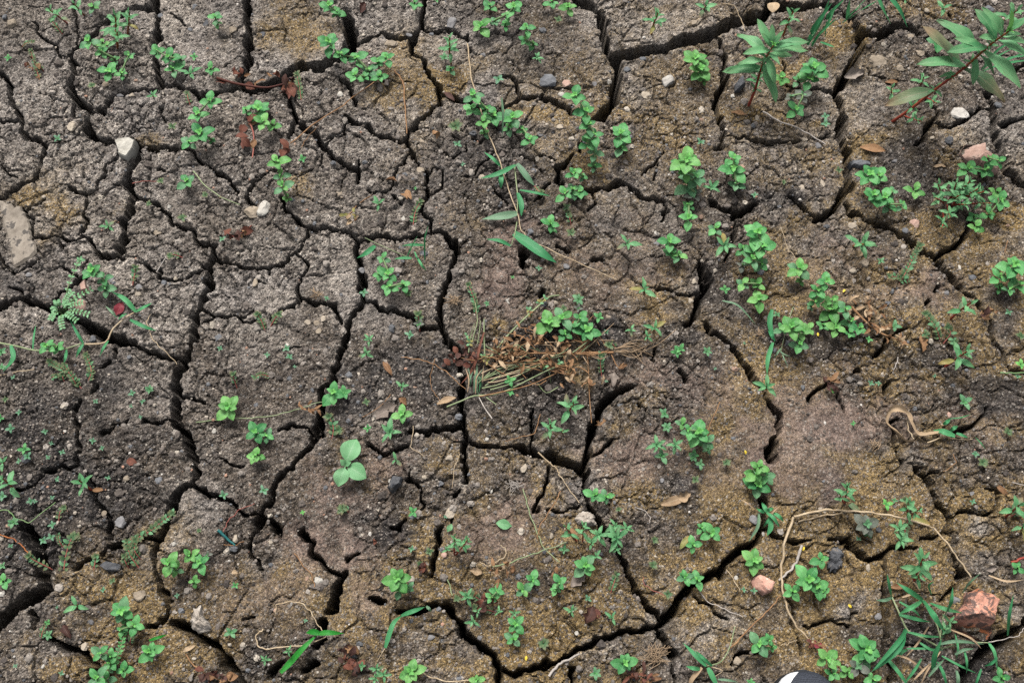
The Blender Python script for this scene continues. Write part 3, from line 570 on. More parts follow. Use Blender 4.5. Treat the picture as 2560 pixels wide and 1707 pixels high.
def zone(lst, seed):
    z = np.zeros(XX.shape, np.float32)
    nz = fbm(XX, YY, 0.05, seed, 4, 0.6)
    for t, x, y, rx, ry, s in lst:
        c = at(t, x, y); m = mpp(t, x, y); ax, ay = rx * m, ry * m / max(0.5, (1 - 0.25 * (src(t, x, y)[1] < 700)))
        g = ((XX - c.x) / ax) ** 2 + ((YY - c.y) / ay) ** 2
        z = np.maximum(z, s * np.clip(1.45 - 0.85 * np.sqrt(g) + 1.3 * nz, 0, 1))
    return z
OCHRE += [('F',1300,600,1300,900,.66),('I',1100,700,1300,850,.78),('H',1300,900,1300,700,.72),('G',1300,1100,1100,450,.62),('C',700,700,700,800,.46),('B',1800,700,700,700,.48),('E',1700,500,900,600,.28),('B',600,500,350,350,.3),('C',1900,1300,500,300,.35),('A',300,1380,330,160,.4)]
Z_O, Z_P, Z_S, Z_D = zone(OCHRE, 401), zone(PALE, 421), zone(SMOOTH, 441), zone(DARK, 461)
far = np.clip(outd / 0.08, 0, 1)
Z_O = Z_O + far * np.clip(fbm(XX, YY, 0.25, 481, 3) * 2, 0, 0.8)
rim = np.exp(-np.clip(F, 0, 1) / 0.016) * np.clip(0.5 + 1.6 * fbm(XX, YY, 0.06, 497, 3), 0, 1) * (F > 0)
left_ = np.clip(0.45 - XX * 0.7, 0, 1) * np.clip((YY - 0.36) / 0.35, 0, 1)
Z_O = Z_O * (1 - 0.65 * np.clip(Z_S, 0, 1))
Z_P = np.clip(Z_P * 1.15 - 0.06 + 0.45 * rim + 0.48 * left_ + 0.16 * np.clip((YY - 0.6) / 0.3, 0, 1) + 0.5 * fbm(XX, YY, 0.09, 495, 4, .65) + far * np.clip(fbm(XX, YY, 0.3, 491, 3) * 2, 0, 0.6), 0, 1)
sm = np.clip(Z_S + 0.5 * (Z_S > .05) * fbm(XX, YY, 0.045, 443, 4, .7), 0, 1) * 0.58
rough = (1 - sm) * (1 - 0.35 * np.clip(Z_O, 0, 1)) * (1 + 0.45 * Z_D)

w14 = worley(WX, WY, 0.0135, 501); w8 = worley(XX, YY, 0.0075, 521)
dome = lambda w: np.sqrt(np.clip(0.36 - w[0] ** 2, 0, 1))
SURF = 0.016 * fbm(XX, YY, 0.42, 541, 2) + 0.012 * fbm(XX, YY, 0.11, 551, 3)
SURF = SURF + rough * (0.0036 * dome(w14) * (w14[2] > 0.68) + 0.0034 * dome(w8) * (w8[2] > 0.55) + 0.0036 * fbm(XX, YY, 0.009, 561, 2, 0.8) + 0.00048 * RNG.normal(size=XX.shape))
SURF = SURF + 0.0045 * fbm(XX, YY, 0.035, 571, 3, 0.6) - 0.0075 * hair * (1 - 0.6 * sm)
edge = np.clip(F / 0.006, 0, 1)
SURF = SURF - 0.0022 * (1 - edge) ** 2
border = np.clip(np.minimum(np.minimum(XX - X0, X1 - XX), np.minimum(YY - Y0, Y1 - YY)) / 0.12, 0, 1)
SURF = SURF * border
depth = np.minimum(np.clip(-F, 0, 1) * 15.0, 0.12 + 0.03 * fbm(XX, YY, 0.05, 581, 2))
HGT = SURF - depth * border + np.where(F < 0, 0.004 * fbm(XX, YY, 0.012, 591, 2), 0)

def samp(A, x, y):
    fx = np.interp(x, GX, np.arange(NX)); fy = np.interp(y, GY, np.arange(NY))
    i = min(int(fx), NX - 2); j = min(int(fy), NY - 2); a = fx - i; b = fy - j
    return float((A[j, i] * (1 - a) + A[j, i + 1] * a) * (1 - b) + (A[j + 1, i] * (1 - a) + A[j + 1, i + 1] * a) * b)

def on(t, x, y, h=0.0):
    """point at height h above the uncracked soil surface, seen at that pixel"""
    p = at(t, x, y); p = at(t, x, y, samp(SURF, p.x, p.y) + h)
    return at(t, x, y, samp(SURF, p.x, p.y) + h)

# plates: cells between the cracks (watershed of the crack distance)
sub = 3
D_ = F[::sub, ::sub]
lab = np.zeros(D_.shape, np.int32)
def spread(L, mask):
    for it in range(400):
        N = L.copy()
        for ax, s in ((0, 1), (0, -1), (1, 1), (1, -1)):
            R = np.roll(L, s, ax)
            if ax == 0: R[0 if s == 1 else -1, :] = 0
            else: R[:, 0 if s == 1 else -1] = 0
            N = np.where((N == 0) & mask, R, N)
        if it % 6 == 5 and np.array_equal(N, L): break
        L = N
    return L
def components(mask):
    L = np.where(mask, np.arange(1, mask.size + 1, dtype=np.int32).reshape(mask.shape), 0)
    for it in range(500):
        N = L.copy()
        for ax, s in ((0, 1), (0, -1), (1, 1), (1, -1)):
            R = np.roll(L, s, ax)
            if ax == 0: R[0 if s == 1 else -1, :] = 0
            else: R[:, 0 if s == 1 else -1] = 0
            N = np.where(mask, np.maximum(N, R), 0)
        if it % 8 == 7 and np.array_equal(N, L): break
        L = N
    return L
nlab = 0
for th in (0.011, 0.006, 0.003):
    mask = D_ > th
    lab = spread(lab, mask)
    rest = mask & (lab == 0)
    if rest.any():
        cc = components(rest)
        ids, cnt = np.unique(cc[cc > 0], return_counts=True)
        for i, c in zip(ids, cnt):
            if c > (60 if th > 0.01 else 40):
                nlab += 1; lab[cc == i] = nlab
lab = spread(lab, np.ones(lab.shape, bool))
LAB = np.repeat(np.repeat(lab, sub, 0), sub, 1)[:NY, :NX]
VERT = np.stack([XX, YY, HGT], -1).reshape(-1, 3).astype(np.float32)
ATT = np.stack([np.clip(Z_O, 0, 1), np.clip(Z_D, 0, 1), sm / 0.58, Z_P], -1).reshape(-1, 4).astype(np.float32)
I = np.arange(NX * NY).reshape(NY, NX)
QUAD = np.stack([I[:-1, :-1], I[:-1, 1:], I[1:, 1:], I[1:, :-1]], -1).reshape(-1, 4)
qf = F[:-1, :-1].ravel(); ql = LAB[:-1, :-1].ravel()
floor = qf < -0.0030
def submesh(name, sel, extra=None):
    q = QUAD[sel]; u, inv = np.unique(q, return_inverse=True)
    v = VERT[u]; a = ATT[u]; f = inv.reshape(q.shape)
    if extra is not None:
        n0 = len(v); v = np.concatenate([v, extra[0]]); a = np.concatenate([a, np.tile([[0.2, 0.1, 0.2, 0.3]], (len(extra[0]), 1))]); f = np.concatenate([f, extra[1] + n0])
    return np_mesh(name, v, f, M['soil'], False, attr=('soil', a))
x0, x1, y0, y1 = X0, X1, Y0, Y1; B_ = 90.0
ev = np.array([[x0, y0, 0], [x1, y0, 0], [x1, y1, 0], [x0, y1, 0], [-B_, -B_, 0], [B_, -B_, 0], [B_, B_, 0], [-B_, B_, 0]], np.float32)
ef = np.array([[4, 5, 1, 0], [5, 6, 2, 1], [6, 7, 3, 2], [7, 4, 0, 3]])
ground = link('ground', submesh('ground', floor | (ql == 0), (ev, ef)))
ground['kind'] = 'structure'; ground['label'] = 'dark subsoil at the bottom of the cracks in dry bare earth'
order = np.argsort(ql, kind='stable'); sl = ql[order]
for i in range(1, nlab + 1):
    a, b = np.searchsorted(sl, i), np.searchsorted(sl, i, 'right')
    idx = order[a:b]; idx = idx[~floor[idx]]
    if len(idx) < 4: continue
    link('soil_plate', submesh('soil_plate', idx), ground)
# ------------------------------------------------------------------ builders for plants, straws, stones
def sweep(pts, n):
    """smooth polyline (Catmull-Rom) through Vectors, n samples"""
    if len(pts) == 2: return [pts[0].lerp(pts[1], i / (n - 1)) for i in range(n)]
    P_ = [pts[0] * 2 - pts[1]] + list(pts) + [pts[-1] * 2 - pts[-2]]
    out = []; m = len(pts) - 1
    for i in range(n):
        s = i / (n - 1) * m; k = min(int(s), m - 1); t = s - k
        a, b, c, d = P_[k], P_[k + 1], P_[k + 2], P_[k + 3]
        out.append(0.5 * ((2 * b) + (c - a) * t + (2 * a - 5 * b + 4 * c - d) * t * t + (3 * b - a - 3 * c + d) * t ** 3))
    return out

def tube(name, pts, r0, r1, mat, parent=None, origin=None, sides=6, n=None, wob=0.0):
    n = n or max(4, 3 * (len(pts) - 1) + 1)
    P_ = sweep(pts, n); o = origin or Vector((0, 0, 0))
    V = []; Fc = []
    for i, p in enumerate(P_):
        tg = (P_[min(i + 1, n - 1)] - P_[max(i - 1, 0)]).normalized()
        a = tg.cross(Vector((0, 0, 1)));
        if a.length < 1e-3: a = Vector((1, 0, 0))
        a.normalize(); b = tg.cross(a)
        r = r0 + (r1 - r0) * i / (n - 1)
        r *= 1 + wob * (random.random() - 0.5)
        for k in range(sides):
            g = 2 * math.pi * k / sides
            V.append(p - o + a * (r * math.cos(g)) + b * (r * math.sin(g)))
    for i in range(n - 1):
        for k in range(sides):
            k2 = (k + 1) % sides
            Fc.append((i * sides + k, i * sides + k2, (i + 1) * sides + k2, (i + 1) * sides + k))
    me = np_mesh(name, [tuple(v) for v in V], Fc, mat)
    return link(name, me, parent)

def ribbon(name, pts, w, mat, parent=None, origin=None, n=None, fold=0.25, base=0.55, twist=0.0, flat=0.5, uneven=0.0):
    n = n or max(8, 4 * (len(pts) - 1) + 1)
    P_ = sweep(pts, n); o = origin or Vector((0, 0, 0)); V = []; UV = []; Fc = []
    for i, p in enumerate(P_):
        u = i / (n - 1)
        tg = (P_[min(i + 1, n - 1)] - P_[max(i - 1, 0)]).normalized()
        s = tg.cross(Vector((0, 0, 1)))
        if s.length < 1e-3: s = Vector((1, 0, 0))
        s.normalize(); nn = s.cross(tg)
        ang = twist * (u - 0.5) + 0.15 * math.sin(u * 5)
        s2 = s * math.cos(ang) + nn * math.sin(ang); n2 = nn * math.cos(ang) - s * math.sin(ang)
        hw = 0.5 * w * min(1, base + (1 - base) * min(1, u / 0.25)) * (1 - max(0, (u - flat) / (1 - flat)) ** 1.6 * 0.97)
        if uneven: hw *= 1 + uneven * (math.sin(u * 19) * .5 + math.sin(u * 47 + 1) * .35 + random.uniform(-.3, .3))
        for k, v in enumerate((-1, -0.5, 0, 0.5, 1)):
            V.append(tuple(p - o + s2 * (hw * v) + n2 * (fold * hw * abs(v)))); UV.append((u, 0.5 + v * 0.5))
    for i in range(n - 1):
        for k in range(4):
            a = i * 5 + k; Fc.append((a, a + 1, a + 6, a + 5))
    me = np_mesh(name, V, Fc, mat, uv=UV)
    return link(name, me, parent)

LEAFC = {}
def leaf_mesh(kind, var, mat):
    key = (kind, var, mat)
    if key in LEAFC: return LEAFC[key]
    rr = random.Random(sum(map(ord, kind)) * 13 + var * 7)
    nu, nv = (9, 5) if kind not in ('tiny',) else (6, 3)
    ratio = {'round': 0.60, 'lance': 0.27, 'tiny': 0.50, 'broad': 0.68, 'curl': 0.42, 'torn': 0.46}[kind] * (0.9 + 0.2 * rr.random())
    fold = 0.10 + 0.22 * rr.random(); droop = 0.08 + 0.22 * rr.random(); arch = 0.10 + 0.10 * rr.random()
    side = (rr.random() - 0.5) * 0.16
    wav = 0.02 + 0.03 * rr.random(); ph = rr.random() * 6
    pet = {'round': 0.10, 'lance': 0.05, 'tiny': 0.06, 'broad': 0.16, 'curl': 0.08, 'torn': 0.05}[kind]
    V = []; UV = []; Fc = []
    for i in range(nu):
        u = i / (nu - 1); 
        t = max(0.0, (u - pet) / (1 - pet))
        if kind == 'lance': prof = math.sin(math.pi * min(1, t ** 0.85)) ** 0.9 if t < 1 else 0
        else: prof = (math.sin(math.pi * t ** 0.82)) ** 0.72 if 0 < t < 1 else 0
        if kind in ('round', 'broad') and t > 0.7: prof *= 1 - 0.20 * ((t - 0.7) / 0.3)
        hw = 0.5 * ratio * prof + (0.028 if u < 0.95 else 0.004)
        cx = u; cz = arch * math.sin(u * 2.2) - droop * u * u; cy = side * u * u
        if kind == 'curl':
            a = u * (2.4 + 1.6 * rr.random() * 0 + var * 0.25); cx = 0.42 * math.sin(a); cz = 0.30 * (1 - math.cos(a)) * (0.5 + 0.2 * var % 2); cy = side * 3 * u
        for k in range(nv):
            v = -1 + 2 * k / (nv - 1)
            z = cz + fold * abs(v) * hw + wav * math.sin(u * 11 + ph + v * 2) * abs(v) * (1.6 if kind == 'curl' else 1)
            tooth = 1 + (0.015 * (-1) ** i if kind == 'round' and abs(v) == 1 else 0)
            if kind == 'torn': tooth = rr.uniform(0.55, 1.35) if abs(v) == 1 else 1.0; z += rr.uniform(-.05, .09) + 0.16 * v * v * hw * 4
            V.append((cx, cy + v * hw * tooth, z)); UV.append((u, 0.5 + 0.5 * v))
    for i in range(nu - 1):
        for k in range(nv - 1):
            a = i * nv + k; Fc.append((a, a + nv, a + nv + 1, a + 1))
    me = np_mesh('leaf', V, Fc, M[mat], uv=UV); LEAFC[key] = me
    return me

def add_leaf(root, pos, L, az, pitch, kind, mat, roll=0.0, name='leaf', nvar=5):
    o = link(name, leaf_mesh(kind, random.randrange(nvar), mat), root)
    o.matrix_local = (Matrix.Translation(pos - root.location) @ Matrix.Rotation(az, 4, 'Z') @ Matrix.Rotation(-pitch, 4, 'Y')
                      @ Matrix.Rotation(roll, 4, 'X') @ Matrix.Diagonal((L, L * random.uniform(0.92, 1.08), L, 1)))
    return o

THINGS = []          # (object, what it looks like, category, group, source pixel)
def root_at(name, p):
    e = bpy.data.objects.new(name, None); COL.objects.link(e); e.location = p; e.empty_display_size = 0.02
    return e
def note(o, look, cat, grp, t, x, y, fixed=False):
    o['category'] = cat
    if grp: o['group'] = grp
    THINGS.append((o, look, cat, src(t, x, y), fixed)); return o

WORD = {1: 'one', 2: 'two', 3: 'three', 4: 'four', 5: 'five', 6: 'six', 7: 'seven', 8: 'eight', 9: 'nine', 10: 'ten'}
U = lambda a, b: random.uniform(a, b)

def azim(t, x0, y0, x1, y1):
    a = at(t, x0, y0); b = at(t, x1, y1); return math.atan2(b.y - a.y, b.x - a.x)

def base_below(t, x, y, r):
    """ground point under a node: a little nearer the viewer than the node looks"""
    p = on(t, x, y + r * 0.25); return Vector((p.x, p.y, samp(SURF, p.x, p.y) - 0.002))

def rosette(root, t, x, y, r, h, mats=('leaf', 'older', 'young'), rot=None, n_pairs=2):
    p = on(t, x, y, h); L = r * mpp(t, x, y) * 1.15
    a0 = rot if rot is not None else U(0, math.pi)
    for k in range(n_pairs):
        s = (1.0, 0.9, 0.75)[k]; m = mats[1] if (k == 0 and random.random() < 0.45) else mats[0]
        for j in (0, 1):
            add_leaf(root, p - Vector((0, 0, 0.0035 * (n_pairs - k))), L * s * U(0.72, 1.14), a0 + k * (math.pi / 2 if n_pairs == 2 else math.pi / 3) + j * math.pi + U(-.22, .22),
                     U(-0.05, 0.20) + 0.10 * k, 'round', m, U(-.2, .2))
    for j in range(4 if r > 70 else 2):
        add_leaf(root, p + Vector((0, 0, 0.002)), L * U(0.20, 0.40), a0 + 0.78 + j * math.pi / (2 if r > 70 else 1) + U(-.3, .3), U(0.25, 0.7), 'round', mats[2], U(-.2, .2))
    return p

def round_weed(t, nodes, base=None, purple=0, grp='round-leaved weeds sprouting from the soil'):
    """nodes listed from the shoot tip down; each (x, y, reach)"""
    bx, by, br = nodes[-1]
    b = base_below(t, *(base + (0,) if base else (bx, by, br)))
    e = root_at('round_leaved_weed', b)
    n = len(nodes); pts = [b]; tone = random.choice(['leaf', 'leaf', 'leaf_b', 'leaf_c'])
    for i, (x, y, r) in enumerate(nodes):
        h = 0.014 + 0.010 * min(1, r / 70) + 0.013 * (n - 1 - i) * 0.8
        mats = (tone, random.choice(['older', tone]), 'young')
        if i >= n - purple: mats = ('purple', 'purple', 'older')
        elif i > 1 and random.random() < 0.35: mats = ('older', 'older', 'leaf')
        pts.append(rosette(e, t, x, y, r, h, mats, n_pairs=3 if r > 84 else 2))
    chain = [b] + pts[:0:-1]
    tube('stem', chain, 0.0022 * (mpp(t, bx, by) / 2.1e-4), 0.0012, M['stem'], e, b)
    lead = nodes[0]
    tot = sum(1 for c in e.children if c.name.startswith('leaf'))
    size = 'large' if max(q[2] for q in nodes) > 85 and n > 1 else ('small' if max(q[2] for q in nodes) < 52 else '')
    look = (f'{size} round-leaved weed with ' + (f'{WORD.get(n, "several")} whorls' if n > 1 else 'one whorl')).strip()
    return note(e, look, 'weed', grp, t, *(nodes[n // 2][:2]))

def lance_weed(t, x, y, r, base=None, tip=None, n=8, mat='lance', red=True, h=None, old=1, look=None):
    """lance-leaved shoot; (x, y) is where the leaves spread from"""
    if base: b0 = on(t, *base); b = Vector((b0.x, b0.y, b0.z - 0.002))
    else: b = base_below(t, x, y, r * 0.5)
    e = root_at('lance_leaved_weed', b); L = r * mpp(t, x, y)
    h = h if h is not None else (0.03 + (0.0 if not base else 0.03))
    top = on(t, x, y, h)
    tube('stem', [b, b.lerp(top, 0.5) + Vector((U(-1, 1), U(-1, 1), 0)) * 0.002, top], L * 0.045 + 0.0006, L * 0.028 + 0.0004, M['stem_red' if red else 'stem_rust'], e, b)
    a0 = U(0, 6.28)
    for i in range(n):
        s = 1.0 - 0.55 * (i / max(1, n - 1)) ** 1.4
        lo = 0.45 if base else 0.78
        p = b.lerp(top, lo + (1 - lo) * i / max(1, n - 1))
        m = mat
        if i < old: m = random.choice(['pink', 'yellow', 'lance', 'pink'])
        add_leaf(e, p, L * s * U(0.85, 1.08), a0 + i * 2.39996 + U(-.15, .15), 0.05 + 0.95 * (i / max(1, n - 1)) ** 2 + U(-.1, .15), 'lance', m, U(-.3, .3))
    sz = 'small' if r < 62 else ('tall' if r > 140 else '')
    return note(e, look or f'{sz} red-stemmed lance-leaved weed'.strip(), 'weed', 'lance-leaved weeds with red stems', t, x, y)

def seedling(t, x, y, r, mat='mint', n=4, kind='tiny'):
    b = base_below(t, x, y, r); e = root_at('seedling', b); p = on(t, x, y, 0.006 + r * 1e-4); L = r * mpp(t, x, y)
    tube('stem', [b, p], 0.0009, 0.0007, M['stem'], e, b, sides=5, n=3)
    a0 = U(0, 6.28)
    for i in range(n):
        add_leaf(e, p, L * U(0.75, 1.05), a0 + i * 2 * math.pi / n + U(-.3, .3), U(0.1, 0.5), kind, mat, U(-.2, .2))
    if r > 22:
        for i in range(2): add_leaf(e, p, L * 0.45, a0 + 0.8 + i * math.pi, U(0.6, 0.9), kind, 'leaf' if mat != 'sprig' else 'sprig')
    nm = {'mint': 'pale minty', 'sprig': 'dull green and reddish', 'leaf': 'bright green', 'older': 'soft green', 'purple': 'purplish'}.get(mat, 'green')
    return note(e, f'{"tiny" if r < 36 else "small"} {nm} seedling', 'seedling', 'seedlings scattered over the soil', t, x, y)

def sprig(t, pts, leaf=26, red=True, mat='sprig', side=True):
    """creeping stem with small paired leaves"""
    b0 = on(t, *pts[0]); b = Vector((b0.x, b0.y, b0.z - 0.001)); e = root_at('creeping_sprig', b)
    P_ = [b] + [on(t, x, y, 0.007 + 0.004 * (i % 2)) for i, (x, y) in enumerate(pts[1:])]
    if len(P_) == 2: P_.insert(1, P_[0].lerp(P_[1], 0.5) + Vector((0, 0, 0.004)))
    tube('stem', P_, 0.0011, 0.0007, M['root_red' if red else 'stem'], e, b, sides=5)
    ln = sum((P_[i + 1] - P_[i]).length for i in range(len(P_) - 1)); m = mpp(t, *pts[0])
    k = max(4, int(ln / (leaf * m * 0.62))); S = sweep(P_, k + 1)
    for i in range(1, k + 1):
        d = S[i] - S[i - 1]; a = math.atan2(d.y, d.x)
        for s in (-1, 1):
            add_leaf(e, S[i], leaf * m * U(0.8, 1.2), a + s * U(0.7, 1.3), U(0.1, 0.6), 'tiny', mat if random.random() < .8 else 'older')
    for q in (0.4, 2.2, 4.3): add_leaf(e, S[-1], leaf * m * 0.9, q, 0.6, 'tiny', mat)
    x, y = pts[len(pts) // 2]
    return note(e, 'tiny-leaved red-stemmed sprig' if red else 'long tiny-leaved green sprig', 'sprig', 'creeping sprigs with tiny leaves', t, x, y)

def blade_pts(t, pts, h0=0.012, h1=0.02, end=0.006):
    n = len(pts); out = []
    for i, p in enumerate(pts):
        u = i / (n - 1)
        h = p[2] if len(p) > 2 else (h0 + (h1 - h0) * math.sin(math.pi * min(1, u * 1.0)) + (end - h0) * u)
        out.append(on(t, p[0], p[1], max(0.002, h)))
    return out

def grass(label, blades, stems=(), cat='grass', name='grass_plant', t0=None):
    """blades: (tile, width, [(x, y[, h])...], material)"""
    f = stems[0] if stems else blades[0]
    b = on(f[0], *f[2][0][:2]); b = Vector((b.x, b.y, b.z - 0.002)); e = root_at(name, b)
    for t, w, pts, m in stems:
        q = blade_pts(t, pts, 0.006, 0.012); q[0].z = min(q[0].z, b.z + 0.004)
        tube('stem', q, w * mpp(t, *pts[0][:2]) * .5, w * mpp(t, *pts[0][:2]) * .38, M[m], e, b)
    for t, w, pts, m in blades:
        if len(pts) == 2 and len(pts[0]) == 2 and len(pts[1]) == 2:
            (ax, ay), (cx, cy) = pts; k = U(-.06, .06)
            pts = [(ax, ay), ((ax + cx) / 2 + (cy - ay) * k, (ay + cy) / 2 - (cx - ax) * k), (cx, cy)]
        ribbon('blade', blade_pts(t, pts), w * mpp(t, *pts[0][:2]), M[m], e, b, twist=U(-.5, .5))
    e['label'] = label
    note(e, label, cat, 'grass plants', f[0], *f[2][0][:2], fixed=True); return e

def straw(label, t, pts, w, mat='straw', h=0.005, name='straw', cat='straw', wob=0.25):
    q = []
    for i, p in enumerate(pts):
        hh = p[2] if len(p) > 2 else h * (0.6 + 0.9 * random.random())
        q.append(on(t, p[0], p[1], hh))
    # dead stalks break at kinks rather than bend smoothly
    if len(q) > 2:
        d_ = []
        for i in range(len(q) - 1):
            k = 4
            for j in range(k):
                pp = q[i].lerp(q[i + 1], j / k)
                if j or i: pp = pp + Vector((U(-1, 1), U(-1, 1), U(-.4, .6))) * (0.0011 if j else 0.0004)
                d_.append(pp)
        q = d_ + [q[-1]]
    c = sum(q, Vector()) / len(q)
    o = tube(name, q, w * mpp(t, *pts[0][:2]) * 0.40, w * mpp(t, *pts[-1][:2]) * 0.27, M[mat], None, c, wob=wob, n=max(8, 2 * len(q))); o.location = c
    note(o, label, cat, 'dry straws and twigs on the soil', t, *pts[len(pts) // 2][:2], fixed=True); o['label'] = label
    return o

def dry_leaf(label, t, x, y, L, ang, mat='dry', kind='round', h=0.004, pitch=0.1, roll=0.3, cat='dead leaf'):
    """ang: direction of the tip in the picture, degrees, anticlockwise from right"""
    c = on(t, x, y, h); m = mpp(t, x, y); a = math.radians(ang)
    az = azim(t, x, y, x + 100 * math.cos(a), y - 100 * math.sin(a))
    o = link('dead_leaf' if cat == 'dead leaf' else cat.replace(' ', '_'), leaf_mesh(kind, random.randrange(5), mat))
    s = L * m
    mt = Matrix.Rotation(az, 4, 'Z') @ Matrix.Rotation(-pitch, 4, 'Y') @ Matrix.Rotation(roll, 4, 'X') @ Matrix.Diagonal((s, s, s, 1))
    o.matrix_world = Matrix.Translation(c - (mt.to_3x3() @ Vector((0.5, 0, 0.02)))) @ mt
    o['label'] = label; note(o, label, cat, 'dead leaves lying on the soil', t, x, y, fixed=True); return o

def ico(sub):
    import bmesh
    bm = bmesh.new(); bmesh.ops.create_icosphere(bm, subdivisions=sub, radius=1.0)
    v = np.array([p.co[:] for p in bm.verts]); f = np.array([[q.index for q in p.verts] for p in bm.faces]); bm.free()
    return v, f
ICO = {k: ico(k) for k in (1, 2, 3, 4)}

def rock_shape(sub, rng, cuts=9, rough_=0.06):
    v, f = ICO[sub]; v = v.copy()
    for _ in range(cuts):
        n = rng.normal(size=3); n /= np.linalg.norm(n); d = rng.uniform(0.55, 0.92)
        s = v @ n; v -= np.outer(np.maximum(s - d, 0) * 0.92, n)
    v *= 1 + rough_ * np.sin(v[:, [0]] * 7 + rng.random() * 6) * np.cos(v[:, [1]] * 8 + rng.random() * 6) + rough_ * 0.4 * rng.normal(size=(len(v), 1))
    return v, f

def stone(label, t, x, y, rx, ry=None, mat='grey', ang=0, hz=0.62, sink=0.44, cuts=9, sub=3, seed=None):
    ry = ry or rx * 0.8; rng = np.random.default_rng(seed if seed is not None else int(x * 7 + y * 13))
    m = mpp(t, x, y); v, f = rock_shape(sub, rng, cuts)
    rz = min(rx, ry) * m * hz
    v = v * np.array([rx * m, ry * m * 1.06, rz])
    a = -math.radians(ang); R = np.array([[math.cos(a), -math.sin(a), 0], [math.sin(a), math.cos(a), 0], [0, 0, 1]]); v = v @ R.T
    p = on(t, x, y, 0.0); o = link('stone', np_mesh('stone', v, f, ST[mat], smooth=(cuts < 5)))
    o.location = p + Vector((0, 0, rz * (1 - 2 * sink) * 0.9))
    o['label'] = label; note(o, label, 'stone', 'stones lying on the soil', t, x, y, fixed=True); return o

def slab(label, t, pts, h, mat, bevel=0.10, rough_=0.04, tilt=(0, 0), name='stone', seed=1, sink=0.006, facet=4):
    """solid stone on a traced outline: star-shaped top with worn edges and real thickness"""
    q = [on(t, x, y) for x, y in pts]; c = sum(q, Vector()) / len(q); rng = np.random.default_rng(seed)
    ang = np.array([math.atan2(p.y - c.y, p.x - c.x) for p in q]); rad = np.array([math.hypot(p.x - c.x, p.y - c.y) for p in q])
    o_ = np.argsort(ang); N = 56; th = np.linspace(-math.pi, math.pi, N, endpoint=False)
    qq = [q[i] for i in o_]
    def bound(a):
        best = 1e9; d = (math.cos(a), math.sin(a))
        for i in range(len(qq)):
            p0, p1 = qq[i], qq[(i + 1) % len(qq)]; ex, ey = p1.x - p0.x, p1.y - p0.y
            den = d[0] * ey - d[1] * ex
            if abs(den) < 1e-12: continue
            px_, py_ = p0.x - c.x, p0.y - c.y
            s = (px_ * ey - py_ * ex) / den; u = (px_ * d[1] - py_ * d[0]) / den
            if s > 0 and -1e-6 <= u <= 1 + 1e-6: best = min(best, s)
        return best if best < 1e8 else float(np.interp(a, ang[o_], rad[o_]))
    bd = np.array([bound(a) for a in th]); bd *= 1 + 0.5 * rough_ * rng.normal(size=N)
    mean = bd.mean(); rings = [0.0, 0.22, 0.42, 0.6, 0.75, 0.86, 0.94, 1.0, 1.0, 0.97]
    pl = [(rng.normal(size=2) * 0.7, h * rng.uniform(0.85, 1.15)) for _ in range(facet)]
    V = []; Fc = []
    for k, s in enumerate(rings):
        for i in range(N):
            X, Y = s * bd[i] * math.cos(th[i]), s * bd[i] * math.sin(th[i])
            if k < 8:
                z = h + tilt[0] * X + tilt[1] * Y
                for g, d in pl: z = min(z, d + g[0] * X + g[1] * Y)
                e_ = max(0, (s - (1 - bevel)) / bevel); z = z * (1 - 0.5 * e_ ** 2) + h * rough_ * 3 * float(fbm(np.array([X + seed]), np.array([Y]), mean * .5, 700 + seed, 3, .6)[0])
            elif k == 8: z = h * 0.25
            else: z = -sink - 0.004
            V.append((X, Y, z))
    for k in range(len(rings) - 1):
        for i in range(N):
            j = (i + 1) % N; Fc.append((k * N + i, k * N + N + i, k * N + N + j, k * N + j))
    o = link(name, np_mesh(name, V, Fc, ST[mat], smooth=False)); o.location = c
    o['label'] = label; note(o, label, 'stone', 'stones lying on the soil', t, *pts[0], fixed=True); return o
